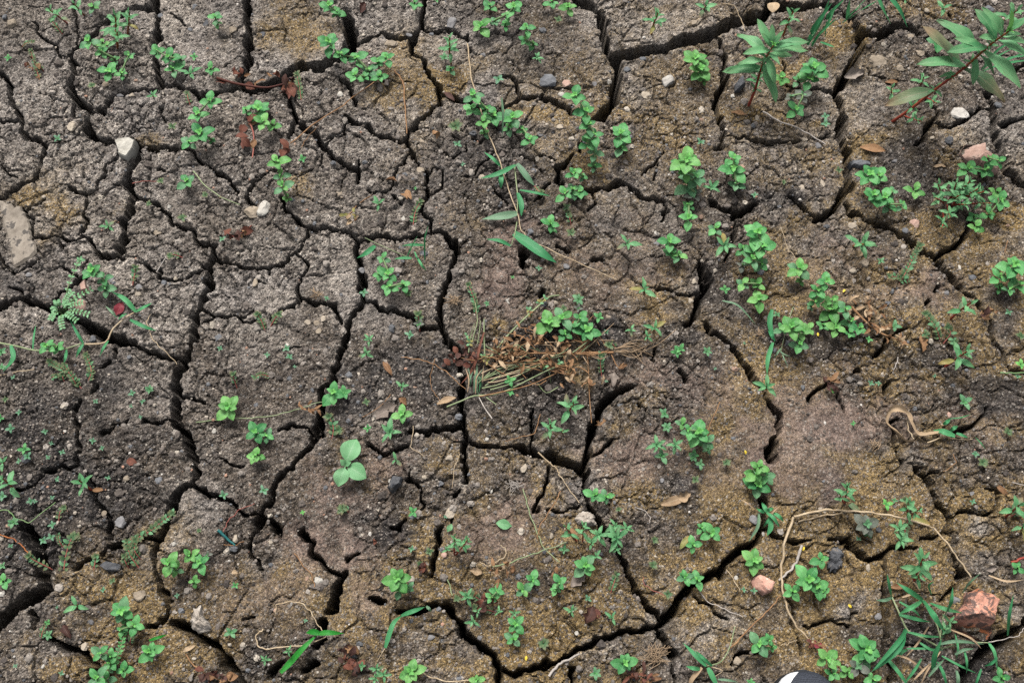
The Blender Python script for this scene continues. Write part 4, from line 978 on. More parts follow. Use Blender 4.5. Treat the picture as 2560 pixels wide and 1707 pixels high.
# ------------------------------------------------------------------ round-leaved weeds (tile, nodes from tip to base)
R_ = [
('A',[(635,40,52)]),('A',[(600,280,72),(690,350,52),(780,400,46)]),('A',[(745,485,76)]),('A',[(880,375,45),(830,500,50)]),('A',[(700,290,50)]),
('A',[(1070,345,60),(1150,390,72),(1230,400,52)]),('A',[(1180,470,70)]),('A',[(1440,470,55)]),
('A',[(1435,690,72),(1350,780,74)]),('A',[(1370,910,80),(1440,950,34)]),('A',[(1290,970,66)]),
('A',[(1770,745,92)]),('A',[(1800,830,70),(1860,850,52)]),('A',[(1680,750,46)]),
('A',[(1890,1100,76),(1920,1190,56),(1930,1270,70),(1960,1350,32)]),('A',[(1275,1235,76)]),('A',[(1470,115,56),(1480,155,36)]),
('A',[(2250,40,72),(2300,80,60)]),
('B',[(-75,290,86),(0,370,70),(110,400,82),(190,480,62)]),('B',[(320,395,60),(260,420,60)]),('B',[(100,515,60),(165,525,46)]),('B',[(270,520,62)]),
('B',[(510,20,50)]),('B',[(1190,50,72),(1140,100,46),(1060,140,46)]),('B',[(960,180,80)]),('B',[(1025,40,56)]),('B',[(1130,165,42)]),
('B',[(1275,190,66),(1265,270,52),(1320,295,42)]),('B',[(1560,50,72)]),('B',[(1450,10,52)]),('B',[(755,470,42)]),
('B',[(910,650,78),(1000,740,52),(1050,790,82)]),('B',[(900,740,60)]),('B',[(980,830,60),(985,900,42)]),('B',[(1180,800,72),(1150,870,60)]),('B',[(1300,950,66),(1250,880,42)]),
('B',[(1605,650,78),(1680,760,82),(1700,850,72),(1740,920,70),(1690,970,70),(1740,1040,66),(1735,1130,52)]),
('B',[(1600,1180,62),(1660,1200,42)]),('B',[(1540,1320,68),(1590,1290,60)]),('B',[(1640,1310,58)]),
('B',[(1920,910,88),(1920,1000,66)]),('B',[(1440,1530,66)]),
('C',[(105,400,90),(140,470,90),(165,540,42)]),('C',[(700,530,62)]),
('C',[(915,460,95),(890,540,82),(810,545,60)]),('C',[(795,745,72),(840,650,66),(760,660,52)],2),
('C',[(1760,280,82)]),('C',[(2180,1100,62),(2110,1080,70)]),('C',[(1970,1150,78),(2090,1160,62)]),('C',[(2190,1370,82),(2120,1460,60)]),('C',[(2010,1480,50)]),('C',[(2170,1310,60)]),('C',[(2030,1545,60)]),
('C',[(1300,1190,92),(1360,1200,82)]),('C',[(1320,1330,86),(1400,1350,80),(1450,1310,60)]),('C',[(1525,1395,46),(1430,1400,60)]),('C',[(1610,1300,62)]),
('C',[(50,1090,104),(40,1170,70),(110,1210,90),(60,1250,90),(100,1320,70)],1),('C',[(60,1490,76),(60,1400,52)]),
('C',[(370,1080,56),(365,1150,92),(385,1255,66)]),('C',[(0,1100,70)]),
('D',[(625,300,86),(700,350,56),(715,420,66)]),('D',[(315,815,72),(385,815,56)]),('D',[(1560,1230,92)]),('D',[(1745,1400,82)]),('D',[(1820,1420,56)]),('D',[(1760,1555,62)]),('D',[(2280,1130,86)]),
('E',[(290,210,46),(330,320,72),(270,320,60)]),('E',[(330,410,58),(430,390,50)]),
('E',[(1430,650,92)]),('E',[(1520,620,82)]),('E',[(1640,620,62),(1620,670,52)]),('E',[(1690,710,96)]),('E',[(1540,730,68)]),
('E',[(2250,95,76),(2265,175,52)]),('E',[(2320,190,58)]),('E',[(425,1280,76)]),
('F',[(245,10,62)]),('F',[(530,40,110),(560,130,100),(500,220,82),(555,250,62),(430,255,52)],1),('F',[(430,150,52)]),('F',[(435,385,58),(530,390,52)]),('F',[(540,490,76)]),
('F',[(820,280,88),(825,360,34)]),('F',[(1000,370,72),(940,430,72),(930,500,60),(895,535,36)]),('F',[(1040,500,60),(1040,560,104)]),('F',[(1130,560,62),(1170,640,62)]),('F',[(1070,690,72)]),('F',[(980,670,42)]),('F',[(1230,690,62)]),('F',[(1165,720,42)]),
('F',[(760,680,96),(830,710,72),(880,690,52)]),('F',[(820,800,72)]),('F',[(700,690,60)]),
('F',[(2290,260,102),(2190,340,66),(2260,340,52)]),('F',[(2260,420,52),(2320,390,60)]),('F',[(2190,415,46)]),
('F',[(60,1390,62),(130,1400,92),(190,1470,62),(120,1450,60)]),('F',[(20,1345,46)]),
('G',[(1740,15,62)]),('G',[(1150,745,72),(1200,790,58)]),('G',[(1300,690,70)]),('G',[(1365,740,76)]),('G',[(1320,870,46)]),
('G',[(830,1075,92),(850,1130,36)]),('G',[(920,1170,62),(825,1200,44)]),('G',[(680,1360,62),(750,1380,52)]),('G',[(750,1430,52)]),('G',[(840,1480,62)]),('G',[(660,1530,72),(720,1540,52)]),('G',[(1020,1350,86)]),
('G',[(20,870,56)]),
('H',[(390,850,98),(400,930,72),(470,915,42)]),('H',[(1680,765,92)]),('H',[(1320,860,62)]),('H',[(1250,930,66)]),('H',[(1500,880,66),(1475,925,44)]),
('H',[(1200,1165,72)]),('H',[(1185,1265,66)]),('H',[(485,1490,98)]),('H',[(1950,1430,86)]),('H',[(1740,280,66)]),('H',[(1820,290,56)]),('H',[(935,1545,50)]),('H',[(1075,940,52),(1035,980,50)]),
('I',[(545,85,62),(530,130,96),(590,150,62)]),('I',[(530,210,104)]),('I',[(1275,485,92)],1),('I',[(510,730,88)]),('I',[(120,860,62)]),('I',[(35,840,62)]),('I',[(970,720,66)]),
('I',[(880,860,104),(940,900,82)]),('I',[(770,940,68)]),('I',[(980,940,52)]),('I',[(540,1300,78)]),('I',[(610,1270,48),(630,1320,42)]),('I',[(1010,1400,84),(1060,1410,60)]),('I',[(1050,1500,54)]),('I',[(1150,1490,52)]),
('I',[(1280,1330,104),(1260,1390,80)]),('I',[(1220,1450,80)],1),('I',[(1320,1540,62)]),('I',[(2310,780,54)]),('I',[(150,500,42)]),('I',[(220,540,82)]),('I',[(90,620,62)]),('I',[(2200,1530,60)]),
]
for row in R_: round_weed(row[0], row[1], purple=row[2] if len(row) > 2 else 0)

# ------------------------------------------------------------------ lance-leaved weeds
L_ = [  # tile, x, y, reach, base, leaves, red stem
('A',340,70,84,(460,160),8,1),('A',505,25,76,(575,105),7,0),('A',790,110,118,(800,310),11,0),('A',885,90,92,(870,230),8,0),('A',800,220,96,(800,330),8,0),
('A',1300,505,92,None,6,0),('A',740,1550,74,None,6,1),('A',1045,655,50,None,6,0),
('B',748,260,92,(760,440),11,0),('B',2175,90,100,(2130,235),9,0),('B',265,1395,78,None,5,0),('B',1350,395,56,None,8,1),
('C',180,40,100,(155,85),6,1),('C',775,80,98,(705,250),8,0),('C',215,1285,82,None,6,0),
('C',1445,600,72,(1460,680),7,1),('C',1665,530,74,(1640,590),7,1),('C',1755,710,66,(1680,660),7,1),('C',1650,830,70,(1540,790),7,1),
('C',1765,1260,92,(1820,1380),9,1),('C',1985,1240,104,(1850,1370),9,1),('C',2080,1310,100,(1880,1370),9,1),('C',1850,1490,84,(1830,1400),8,1),('C',1740,1350,80,(1810,1390),7,1),('C',1920,1330,90,(1840,1390),9,0),('C',1790,1560,70,(1800,1440),6,1),
('C',2040,1290,100,(1870,1390),9,1),('C',1890,1250,92,(1840,1370),9,1),('C',1960,1400,90,(1860,1400),8,1),('C',2130,1390,80,(1980,1390),7,1),('C',2310,70,110,(2195,155),9,1),('C',1800,60,86,None,5,0),('C',1545,5,50,None,4,0),
('E',1965,115,104,None,5,0),('E',2080,430,118,None,5,0),('E',2150,690,90,None,6,1),('E',2100,750,54,None,5,1),('E',1990,705,62,None,5,1),
('E',340,1405,104,None,7,0),('E',420,1090,58,None,6,0),('E',200,770,58,None,6,0),('E',180,865,72,None,6,1),
('E',1600,1200,120,(1535,1310),8,1),('E',1440,1340,92,(1430,1440),9,1),('E',1520,1400,60,None,3,1),('E',2170,1490,84,None,8,1),('E',2290,1490,76,None,7,1),
('F',300,130,114,None,7,1),('F',590,1090,110,None,6,0),('F',1260,120,138,(1190,130),7,0),('F',1990,520,114,(1850,630),7,1),('F',1965,850,128,(1815,955),9,1),
('G',540,180,104,(620,245),8,1),('G',20,170,110,(110,270),7,1),('G',525,1035,96,None,5,0),('G',1810,1405,52,None,6,1),('G',1970,1345,48,None,6,1),('G',20,60,80,None,4,1),
('H',785,560,62,(780,690),8,1),('H',880,575,70,(790,690),8,1),('H',830,620,56,None,7,1),('H',730,655,44,None,6,1),
('H',1540,500,78,(1620,600),6,1),('H',1670,475,68,(1660,600),8,1),('H',1770,555,88,None,8,1),('H',1890,570,116,None,9,1),('H',1960,510,54,None,7,1),('H',1720,610,56,None,6,1),('H',1890,650,46,None,6,1),('H',1750,700,54,None,6,1),('H',1880,490,84,None,5,0),
('H',870,975,76,None,7,1),('H',1085,1080,46,None,5,1),('H',910,1145,60,None,6,0),('H',1190,1085,48,None,6,1),('H',940,1075,44,None,5,1),('H',1580,1070,64,None,6,0),('H',1860,1115,66,None,5,0),('H',250,1470,62,None,7,1),('H',300,1510,60,None,7,1),('H',240,1530,56,None,6,1),('H',380,40,70,None,4,1),
('I',1145,220,92,(1130,335),9,1),('I',1090,270,66,(1130,340),7,1),('I',1560,330,88,(1560,440),8,1),('I',1640,375,62,(1560,440),7,1),('I',1500,510,78,None,7,1),('I',1510,590,92,None,7,1),('I',1665,710,140,(1600,860),10,1),('I',1640,830,76,(1600,870),7,1),('I',2320,350,130,(2230,430),6,1),('I',2340,500,100,None,5,1),('I',1840,1140,62,None,6,0),('I',1810,1200,60,None,4,0),
]
for t, x, y, r, b, n, red in L_:
    lance_weed(t, x, y, r, b, n=n, red=bool(red), old=1 if r > 60 and random.random() < .6 else 0)

def big_lance(t, path, leaves, w, label, hs):
    """tall shoot: stem through traced points at rising heights; leaves (tip x, tip y, attach index 0..1, material)"""
    b = on(t, *path[0]); b.z -= 0.003; e = root_at('lance_leaved_weed', b)
    P_ = [b] + [on(t, x, y, h) for (x, y), h in zip(path[1:], hs[1:])]
    m = mpp(t, *path[0])
    half = len(P_) // 2
    S = sweep(P_, 60)
    cut = int(60 * 0.62)
    tube('stem', [S[i] for i in range(0, cut + 1, 4)] + [S[cut]], w * m * .5, w * m * .36, M['stem_red'], e, b, sides=8)
    tube('stem', [S[i] for i in range(cut, 60, 4)] + [S[59]], w * m * .36, w * m * .2, M['stem_rust'], e, b, sides=8)
    for tx, ty, s, mat, dh in leaves:
        p = S[min(59, int(s * 59))]; q = on(t, tx, ty, max(0.01, p.z - samp(SURF, p.x, p.y) + dh)); d = q - p; L = d.length
        o = add_leaf(e, p, L, math.atan2(d.y, d.x), math.asin(max(-1, min(1, d.z / L))) , 'lance', mat, U(-.25, .25))
        o.scale = (L * 1.08, L * 0.92, L * 0.8)
    p = S[59]
    for i in range(5): add_leaf(e, p, U(30, 55) * m, i * 1.3, U(.5, 1.0), 'lance', 'young')
    for s in (0.25, 0.4, 0.52, 0.66, 0.8):
        for i in range(4): add_leaf(e, S[int(s * 59)], U(35, 70) * m, i * 1.7 + s * 9, U(-.1, .7), 'lance', 'lance')
    e['label'] = label; note(e, label, 'weed', 'lance-leaved weeds with red stems', t, *path[0], fixed=True)
big_lance('C', [(470,720),(515,610),(545,500),(580,410),(640,310)],
  [(525,150,.95,'lance',.015),(620,175,.97,'lance',.02),(410,225,.85,'lance',.0),(330,480,.62,'lance',-.01),(305,505,.55,'lance',-.02),(450,350,.9,'lance',.01),(865,330,.92,'lance',.0),(865,275,.97,'lance',.015),(760,390,.85,'lance',-.01),(650,560,.82,'lance',-.02),(660,680,.6,'lance',-.02),(440,550,.35,'lance',-.01),(680,440,.88,'lance',0),(440,360,.93,'lance',.01),(700,215,.98,'lance',.02),(570,235,.95,'lance',.015),(775,300,.96,'lance',.01),(605,610,.7,'lance',-.02),(400,430,.75,'lance',-.01)],
  19, 'tall lance-leaved weed with pale spreading leaves beneath the wide top crack', [0,.035,.07,.10,.13])
big_lance('C', [(1450,830),(1560,760),(1750,610),(1950,460),(2120,310),(2250,215)],
  [(1420,705,.40,'pink',-.02),(1640,430,.62,'lance',.0),(1655,215,.58,'pink',.03),(1810,135,.72,'lance',.02),(2030,70,.88,'lance',.02),(1845,375,.78,'lance',0),(2215,670,.60,'pink',-.01),(2300,590,.76,'lance',-.01),(2400,410,.88,'lance',0),(2400,110,.97,'lance',.02),(2180,120,.92,'lance',.03),(2330,230,.96,'lance',0),(2050,250,.86,'lance',.02),(2100,60,.93,'lance',.03),(2270,80,.97,'young',.03),(2380,310,.93,'lance',0),(2010,570,.68,'lance',-.02),(1890,260,.76,'lance',.01),(1780,520,.55,'lance',-.01),(2140,500,.72,'lance',-.01)],
  22, 'tall leaning lance-leaved weed with thick red stem near the top right corner', [0,.03,.085,.14,.185,.22])

# pale broad seedling
b = base_below('H', 38, 85, 60); e = root_at('broad_leaved_seedling', b); p = on('H', 38, 80, .02); m_ = mpp('H', 38, 80)
tube('stem', [b, p], .0018, .0014, M['stem'], e, b)
for tx, ty, w_ in ((110,-100,1.0),(178,150,1.0),(-5,215,.85)):
    q = on('H', tx, ty, .022); d = q - p
    add_leaf(e, p, d.length * 1.05, math.atan2(d.y, d.x), 0.02, 'broad', 'pale')
for a in (.4, 2.4): add_leaf(e, p, .012, a, .7, 'round', 'pale')
e['label'] = 'pale broad-leaved seedling with three large smooth leaves below the centre left'
note(e, e['label'], 'seedling', None, 'H', 38, 80, fixed=True)

# feathery weed with pinnate leaves
b = base_below('D', 450, 590, 30); e = root_at('pinnate_weed', b)
for tx, ty in ((490,450),(360,570),(390,510),(560,520),(600,600),(430,690),(350,630),(520,640),(620,430),(545,225),(470,520)):
    q = on('D', tx, ty, .022); c0 = Vector((b.x, b.y, b.z + .012)); mid = c0.lerp(q, .5) + Vector((0, 0, .008))
    tube('stalk', [b, c0.lerp(mid, .5), mid, q], .0011, .0006, M['stem'], e, b, sides=5)
    S = sweep([c0, mid, q], 9)
    for i in range(3, 9):
        d = S[i] - S[i - 1]; a = math.atan2(d.y, d.x)
        for s in (-1, 1): add_leaf(e, S[i], 26 * mpp('D', 450, 590) * U(.8, 1.15), a + s * 1.15, .15, 'tiny', 'pale')
e['label'] = 'pale feathery weed with pinnate leaflets over the pink stone chips at left'
note(e, e['label'], 'weed', None, 'D', 450, 560, fixed=True)

# ------------------------------------------------------------------ seedlings and creeping sprigs
S_ = [('A',630,590,36,'sprig'),('A',1180,870,44,'sprig'),('A',1100,1240,34,'sprig'),('A',395,950,36,'mint'),('A',60,400,32,'leaf'),('A',2070,1090,36,'leaf'),('A',1405,1335,36,'sprig'),('A',1250,1490,42,'sprig'),('A',1020,1395,28,'sprig'),('A',1330,390,34,'leaf'),
('B',660,5,28,'leaf'),('B',1490,140,42,'sprig'),('B',1085,545,48,'mint'),('B',790,870,62,'sprig'),('B',805,990,36,'mint'),('B',840,1125,20,'mint'),('B',515,1290,16,'leaf'),('B',715,395,40,'older'),('B',1550,1420,42,'sprig'),
('C',995,800,36,'mint'),('C',995,850,40,'mint'),('C',140,975,38,'mint'),('C',710,1250,26,'sprig'),('C',510,1335,32,'mint'),('C',1085,1165,34,'sprig'),
('D',1505,835,28,'mint'),('D',1825,875,24,'mint'),('D',905,1140,32,'mint'),('D',1025,1115,38,'older'),('D',655,1195,28,'mint'),('D',975,1195,24,'mint'),('D',310,1400,30,'mint'),('D',635,1465,28,'mint'),('D',130,1270,25,'mint'),('D',90,1030,22,'mint'),('D',170,1520,48,'leaf'),('D',75,1380,38,'mint'),('D',700,1515,24,'mint'),('D',425,1540,28,'mint'),('D',960,1300,20,'mint'),('D',350,1480,20,'mint'),('D',1960,830,36,'mint'),('D',1980,890,34,'mint'),('D',2235,490,26,'mint'),('D',1520,85,30,'mint'),('D',5,1310,40,'leaf'),('D',895,1225,18,'mint'),('D',2015,955,18,'mint'),('D',40,1180,34,'sprig'),('D',550,230,36,'older'),('D',10,860,46,'older'),('D',15,960,34,'older'),
('E',1630,500,52,'older'),('E',1630,560,38,'purple'),('E',2300,860,48,'leaf'),('E',540,670,50,'purple'),('E',480,740,42,'mint'),('E',180,1200,36,'sprig'),('E',190,1380,34,'leaf'),('E',30,1135,62,'leaf'),('E',1160,1050,52,'leaf'),('E',1165,1130,40,'leaf'),('E',2215,1280,48,'older'),('E',2235,1370,40,'older'),('E',1180,345,18,'leaf'),('E',1005,525,26,'older'),('E',1450,15,52,'leaf'),('E',1580,45,46,'sprig'),('E',1360,285,26,'mint'),('E',470,460,36,'sprig'),('E',165,450,38,'mint'),('E',1820,720,26,'mint'),('E',1820,1055,16,'mint'),('E',1770,620,46,'leaf'),('E',1530,560,36,'sprig'),
('F',310,430,46,'leaf'),('F',1370,235,36,'older'),('F',1465,680,54,'older'),('F',1290,770,32,'leaf'),('F',1035,1110,36,'young'),('F',2245,585,34,'mint'),('F',1740,1020,20,'mint'),('F',1940,1200,62,'older'),('F',2240,1400,42,'sprig'),('F',1185,1345,22,'leaf'),('F',2020,1550,26,'mint'),('F',1305,1070,26,'mint'),('F',1355,1070,24,'mint'),('F',185,855,40,'older'),('F',190,1520,44,'older'),('F',2330,945,44,'young'),('F',2330,750,46,'sprig'),('F',660,600,34,'older'),('F',440,795,16,'mint'),('F',0,840,50,'leaf'),('F',240,970,16,'mint'),('F',2310,1025,30,'mint'),('F',90,1560,44,'leaf'),
('G',20,290,42,'mint'),('G',95,470,48,'older'),('G',1530,285,42,'mint'),('G',1805,250,44,'mint'),('G',210,325,34,'mint'),('G',740,165,24,'mint'),('G',295,595,38,'mint'),('G',350,570,38,'mint'),('G',390,175,24,'mint'),('G',1210,970,22,'mint'),('G',105,1450,22,'mint'),('G',330,1240,40,'older'),('G',330,1155,26,'leaf'),('G',1580,1220,52,'older'),('G',2330,380,44,'sprig'),('G',770,870,36,'sprig'),('G',1610,900,34,'leaf'),('G',2070,400,20,'young'),('G',360,300,22,'mint'),('G',190,20,40,'mint'),('G',75,630,24,'mint'),('G',20,765,36,'older'),('G',705,930,24,'mint'),('G',420,1500,24,'mint'),('G',1420,690,40,'purple'),('G',360,485,34,'mint'),('G',105,285,26,'mint'),('G',240,325,20,'mint'),('G',330,25,24,'mint'),('G',130,50,26,'mint'),('G',1360,525,26,'sprig'),('G',390,1050,16,'mint'),('G',2090,1140,18,'mint'),
('H',490,650,28,'mint'),('H',615,670,42,'sprig'),('H',550,755,38,'sprig'),('H',500,400,46,'leaf'),('H',2150,590,42,'sprig'),('H',2140,760,44,'sprig'),('H',1695,990,32,'mint'),('H',2240,960,44,'sprig'),('H',1390,1300,54,'sprig'),('H',1745,1500,54,'older'),('H',720,430,18,'mint'),('H',150,1450,36,'older'),('H',2340,840,46,'leaf'),('H',20,380,50,'sprig'),('H',1905,380,30,'sprig'),('H',800,990,36,'sprig'),('H',1530,655,44,'older'),('H',2200,15,66,'older'),
('I',90,20,44,'older'),('I',140,70,42,'older'),('I',315,60,42,'sprig'),('I',105,180,44,'sprig'),('I',2070,60,52,'sprig'),('I',505,935,28,'mint'),('I',435,930,24,'mint'),('I',1410,345,48,'young'),('I',2000,330,26,'mint'),('I',925,775,20,'mint'),('I',1465,320,26,'older'),('I',2020,5,30,'mint'),('I',1220,580,24,'mint'),('I',1280,545,40,'older'),('I',480,1560,36,'leaf')]
for t, x, y, r, mt in S_: seedling(t, x, y, r, mt, n=random.choice((4, 4, 5, 6)) if mt in ('sprig', 'older') else 4)

P_LIST = [('A',[(2060,690),(2050,610),(2030,510)],30),('A',[(270,550),(240,440),(210,350)],26),('A',[(430,240),(390,190),(350,140)],26),('A',[(300,490),(270,460)],30),('A',[(1300,720),(1280,640)],28),('A',[(150,320),(230,290)],22),
('B',[(500,1540),(515,1450),(550,1380)],32),('B',[(1580,1540),(1560,1460)],30),('B',[(1330,1270),(1350,1300),(1380,1320)],30),
('D',[(1815,720),(1790,650),(1760,600)],34),('D',[(1850,680),(1885,620),(1910,600)],34),('D',[(1620,1100),(1600,1040),(1595,1010)],34),('D',[(1860,1030),(1790,1010),(1740,1030)],24),('D',[(1250,210),(1190,190),(1160,200)],30),('D',[(905,400),(920,330),(930,280)],34),
('D',[(560,1110),(480,1010),(400,960),(340,920)],34),('D',[(600,1060),(625,980),(590,880)],36),('D',[(440,1060),(430,1000)],34),('D',[(530,1100),(500,1040),(440,950)],34),('D',[(350,1040),(390,1020)],30),
('D',[(2270,1450),(2280,1370),(2250,1300)],48),('D',[(2300,1420),(2320,1390)],44),
('E',[(1900,850),(1860,800),(1840,810)],40),('E',[(1790,1020),(1780,930),(1790,880)],34),('E',[(545,720),(540,640),(535,600)],38),('E',[(930,600),(925,520),(880,400)],34),('E',[(1640,560),(1625,480)],34),
('F',[(1500,390),(1550,300),(1600,200),(1640,130)],38),('F',[(1550,400),(1500,350),(1430,340)],36),('F',[(1780,780),(1750,690),(1680,600)],44),('F',[(1800,800),(1850,730),(1830,690)],42),('F',[(1700,770),(1680,740)],42),('F',[(1880,820),(1860,790)],44),('F',[(1560,400),(1530,340)],34),
('G',[(880,590),(950,570),(1040,520),(1100,470),(1180,410)],40),('G',[(950,780),(890,690),(870,600)],36),('G',[(960,720),(920,660),(930,590)],36),('G',[(880,780),(850,700)],34),('G',[(360,790),(240,730),(200,700)],36),('G',[(640,800),(650,740),(660,700)],36),('G',[(400,470),(410,400),(440,370)],34),('G',[(890,1300),(910,1240)],34),('G',[(430,850),(450,700),(490,580),(530,570)],46),('G',[(280,1270),(320,1160)],26),('G',[(430,640),(400,560)],24),
('H',[(1850,950),(1870,890),(1890,830)],34),('H',[(60,400),(20,370)],34),('H',[(1060,1080),(980,1060),(920,1050)],36),('H',[(960,1000),(900,960)],36),('H',[(1370,1330),(1400,1280)],34),
('I',[(1620,400),(1580,360),(1540,320)],40),('I',[(1560,440),(1540,520),(1520,600)],44),('I',[(2260,430),(2300,400)],34)]
for t, pts, lf in P_LIST: sprig(t, pts, lf, red=True)
sprig('G', [(740,1500),(790,1420),(830,1310),(860,1180),(850,1100)], 34, red=False, mat='leaf')
# ------------------------------------------------------------------ grasses
G_, GP = 'grass', 'grass_pale'
grass('trailing grass with narrow blades on a jointed stem crossing the left edge',
 [('D',34,[(930,580),(860,500),(760,440)],G_),('D',24,[(930,580),(1040,520)],G_),('D',26,[(890,635),(980,680),(1070,710)],G_),('D',20,[(570,795),(530,730),(480,640)],G_),('D',22,[(570,800),(520,895)],G_),('D',20,[(455,840),(430,945)],G_),('D',14,[(225,840),(245,670)],G_),('D',32,[(75,810),(90,900),(20,990)],G_),('D',18,[(740,780),(680,890)],G_),('D',18,[(810,630),(870,590)],G_),('D',16,[(800,620),(720,540)],GP)],
 [('D',13,[(-40,780),(110,815),(240,845),(400,845),(570,795)],'straw_green'),('D',14,[(570,795),(720,790),(770,700),(860,620),(930,580)],'straw')])
grass('grass blades with a seed head beside the rounded crack above centre',
 [('E',36,[(240,130),(180,180),(115,215)],G_),('E',12,[(580,230),(580,80,.05),(605,-10,.07)],G_),('E',18,[(530,215),(590,300)],G_),('E',20,[(490,215),(370,220)],G_),('E',20,[(570,125),(420,130)],G_),('E',12,[(460,200),(530,60,.05)],G_),('E',12,[(510,170),(540,240)],G_)],
 [('E',6,[(490,210),(330,150),(240,110),(170,75)],'straw_green')])
grass('flattened grass with wide pale and green blades around the long straw',
 [('B',24,[(1110,1150),(1050,1090),(985,1040)],G_),('B',34,[(1200,1130),(1080,1190),(960,1220)],G_),('B',32,[(1100,1180),(1100,1290)],G_),('B',44,[(1210,1120),(1270,1200),(1330,1270)],GP),('B',36,[(1215,1320),(1240,1400),(1240,1480)],G_),('B',54,[(1210,1460),(1100,1480),(970,1500)],GP),('B',20,[(1230,1300),(1340,1320),(1440,1340)],G_),('B',16,[(1105,670,.06),(1115,800,.04),(1108,950,.01)],GP)],
 [('B',10,[(1195,1140),(1205,1250),(1215,1350),(1210,1470)],'straw_green')])
grass('broad dark green grass blade lying over the pale straw',
 [('E',74,[(1190,45),(1280,110),(1380,180),(1480,245)],G_),('E',26,[(1165,130),(1090,95),(1000,85)],G_)], [('E',9,[(1210,-40),(1195,50),(1170,130)],'straw_green')])
tuft = [('C',34,[(870,310),(920,190,.06),(1040,20,.10)],G_),('C',24,[(880,300),(960,150,.06),(1030,-20,.1)],G_),('C',28,[(990,250),(1010,120,.06),(1140,-20,.1)],G_),('C',20,[(900,300),(1000,180,.06),(1060,60,.08)],G_),('C',18,[(870,320),(880,270,.03),(960,180,.05)],GP),('C',20,[(960,290),(1060,325,.01)],G_),('C',22,[(900,320),(960,230,.04),(1080,120,.07)],G_)]
grass('upright tuft of bright green grass at the top edge, left one', tuft)
grass('upright tuft of bright green grass at the top edge, right one',
 [('C',26,[(1130,150),(1190,80,.05),(1290,-20,.09)],G_),('C',30,[(1140,130),(1150,60,.05),(1165,-20,.08)],G_),('C',16,[(1110,160),(1170,100,.04),(1240,40,.06)],G_),('C',14,[(1160,130),(1260,60,.05),(1360,0,.07)],G_)])
grass('two arching grass blades hanging down from the top edge',
 [('C',30,[(1350,-20,.07),(1390,70,.06),(1440,165,.03)],G_),('C',36,[(1430,-20,.06),(1500,70,.05),(1555,190,.02)],G_)])
grass('thin grass tuft at the right edge behind the leaning red-stemmed weed',
 [('C',20,[(2060,480),(2180,340,.06),(2352,250,.1)],G_),('C',26,[(2080,490),(2200,440,.05),(2400,410,.08)],G_),('C',14,[(2070,480),(2150,400,.05),(2300,320,.08)],G_),('C',12,[(2070,490),(2230,420,.03),(2380,340,.06)],G_),('C',12,[(2060,490),(2100,400,.05),(2130,330,.07)],GP),('C',18,[(2130,470),(2250,400,.04),(2400,380,.06)],G_)])
grass('small grass with wispy seed head and drooping blade right of centre',
 [('F',36,[(630,565),(612,660),(650,790)],G_),('F',30,[(635,790),(600,900),(595,1010)],G_),('F',22,[(650,780),(600,700)],G_),('F',12,[(690,830),(640,900)],GP),('F',8,[(680,850),(760,890)],GP),('F',8,[(690,850),(740,960)],GP)],
 [('F',6,[(780,540),(730,680),(690,850)],'straw_green')])
grass('thin curved grass stalk left of the small round weed cluster',[('F',14,[(290,505),(400,540),(520,670)],GP)])
grass('small cut grass shoot beside the curled dry blade',[('F',40,[(1880,1430),(1800,1400),(1730,1390)],G_),('F',24,[(1800,1350),(1850,1310)],G_),('F',26,[(1850,1390),(1900,1360)],G_),('F',22,[(1890,1410),(1970,1440)],G_),('F',8,[(1850,1310),(1990,1280)],G_),('F',10,[(2020,1440),(2090,1520)],G_)])
bb = grass('thick vivid green folded grass blade at the bottom left of centre',
 [('G',42,[(1918,1495),(1990,1420),(2080,1320),(2175,1228)],'grass_bright'),('G',36,[(2172,1228),(2250,1222),(2350,1226)],'grass_bright'),('G',40,[(2190,1228),(2140,1215),(2092,1222)],'grass_bright')])
grass('narrow arched green grass blade over the crack at bottom centre',
 [('H',34,[(310,1325),(335,1240),(370,1150),(430,1100)],'grass'),('H',30,[(420,1105),(500,1075),(580,1045)],'grass'),('H',20,[(590,1040),(625,1080)],GP)],[('H',7,[(250,1420),(300,1340),(312,1320)],'straw')])
grass('small green grass blade among weeds near the bottom left',[('G',22,[(1020,1275),(1080,1255),(1140,1235)],'grass_bright')])
grass('dark grass tuft growing from the crack below the two-tiered bright weed',
 [('I',36,[(610,430),(620,500),(595,560)],G_),('I',26,[(630,400),(680,430),(710,465)],G_),('I',30,[(600,400),(580,370),(560,330)],G_),('I',22,[(540,400),(530,500),(470,600)],GP),('I',26,[(590,400),(640,440),(680,500)],G_),('I',22,[(580,400),(520,370)],G_),('I',18,[(610,440),(570,500)],G_),('I',24,[(600,390),(640,370)],G_),('I',10,[(500,370),(410,310)],'dry_tan'),('I',12,[(610,430),(690,350)],'dry_tan')])
grass('grass clump with dry culms in the bottom corner left of the sneaker',
 [('I',30,[(180,1450),(100,1370),(20,1290)],G_),('I',26,[(140,1470),(40,1450)],G_),('I',38,[(190,1460),(220,1520),(265,1600)],G_),('I',22,[(220,1450),(100,1340)],G_),('I',16,[(260,1540),(400,1560)],GP),('I',30,[(150,1460),(80,1540),(70,1600)],'dry_tan')],
 [('I',9,[(180,1450),(280,1420),(340,1320),(375,1180)],'straw_green'),('I',7,[(200,1450),(290,1480),(240,1520)],'straw')])
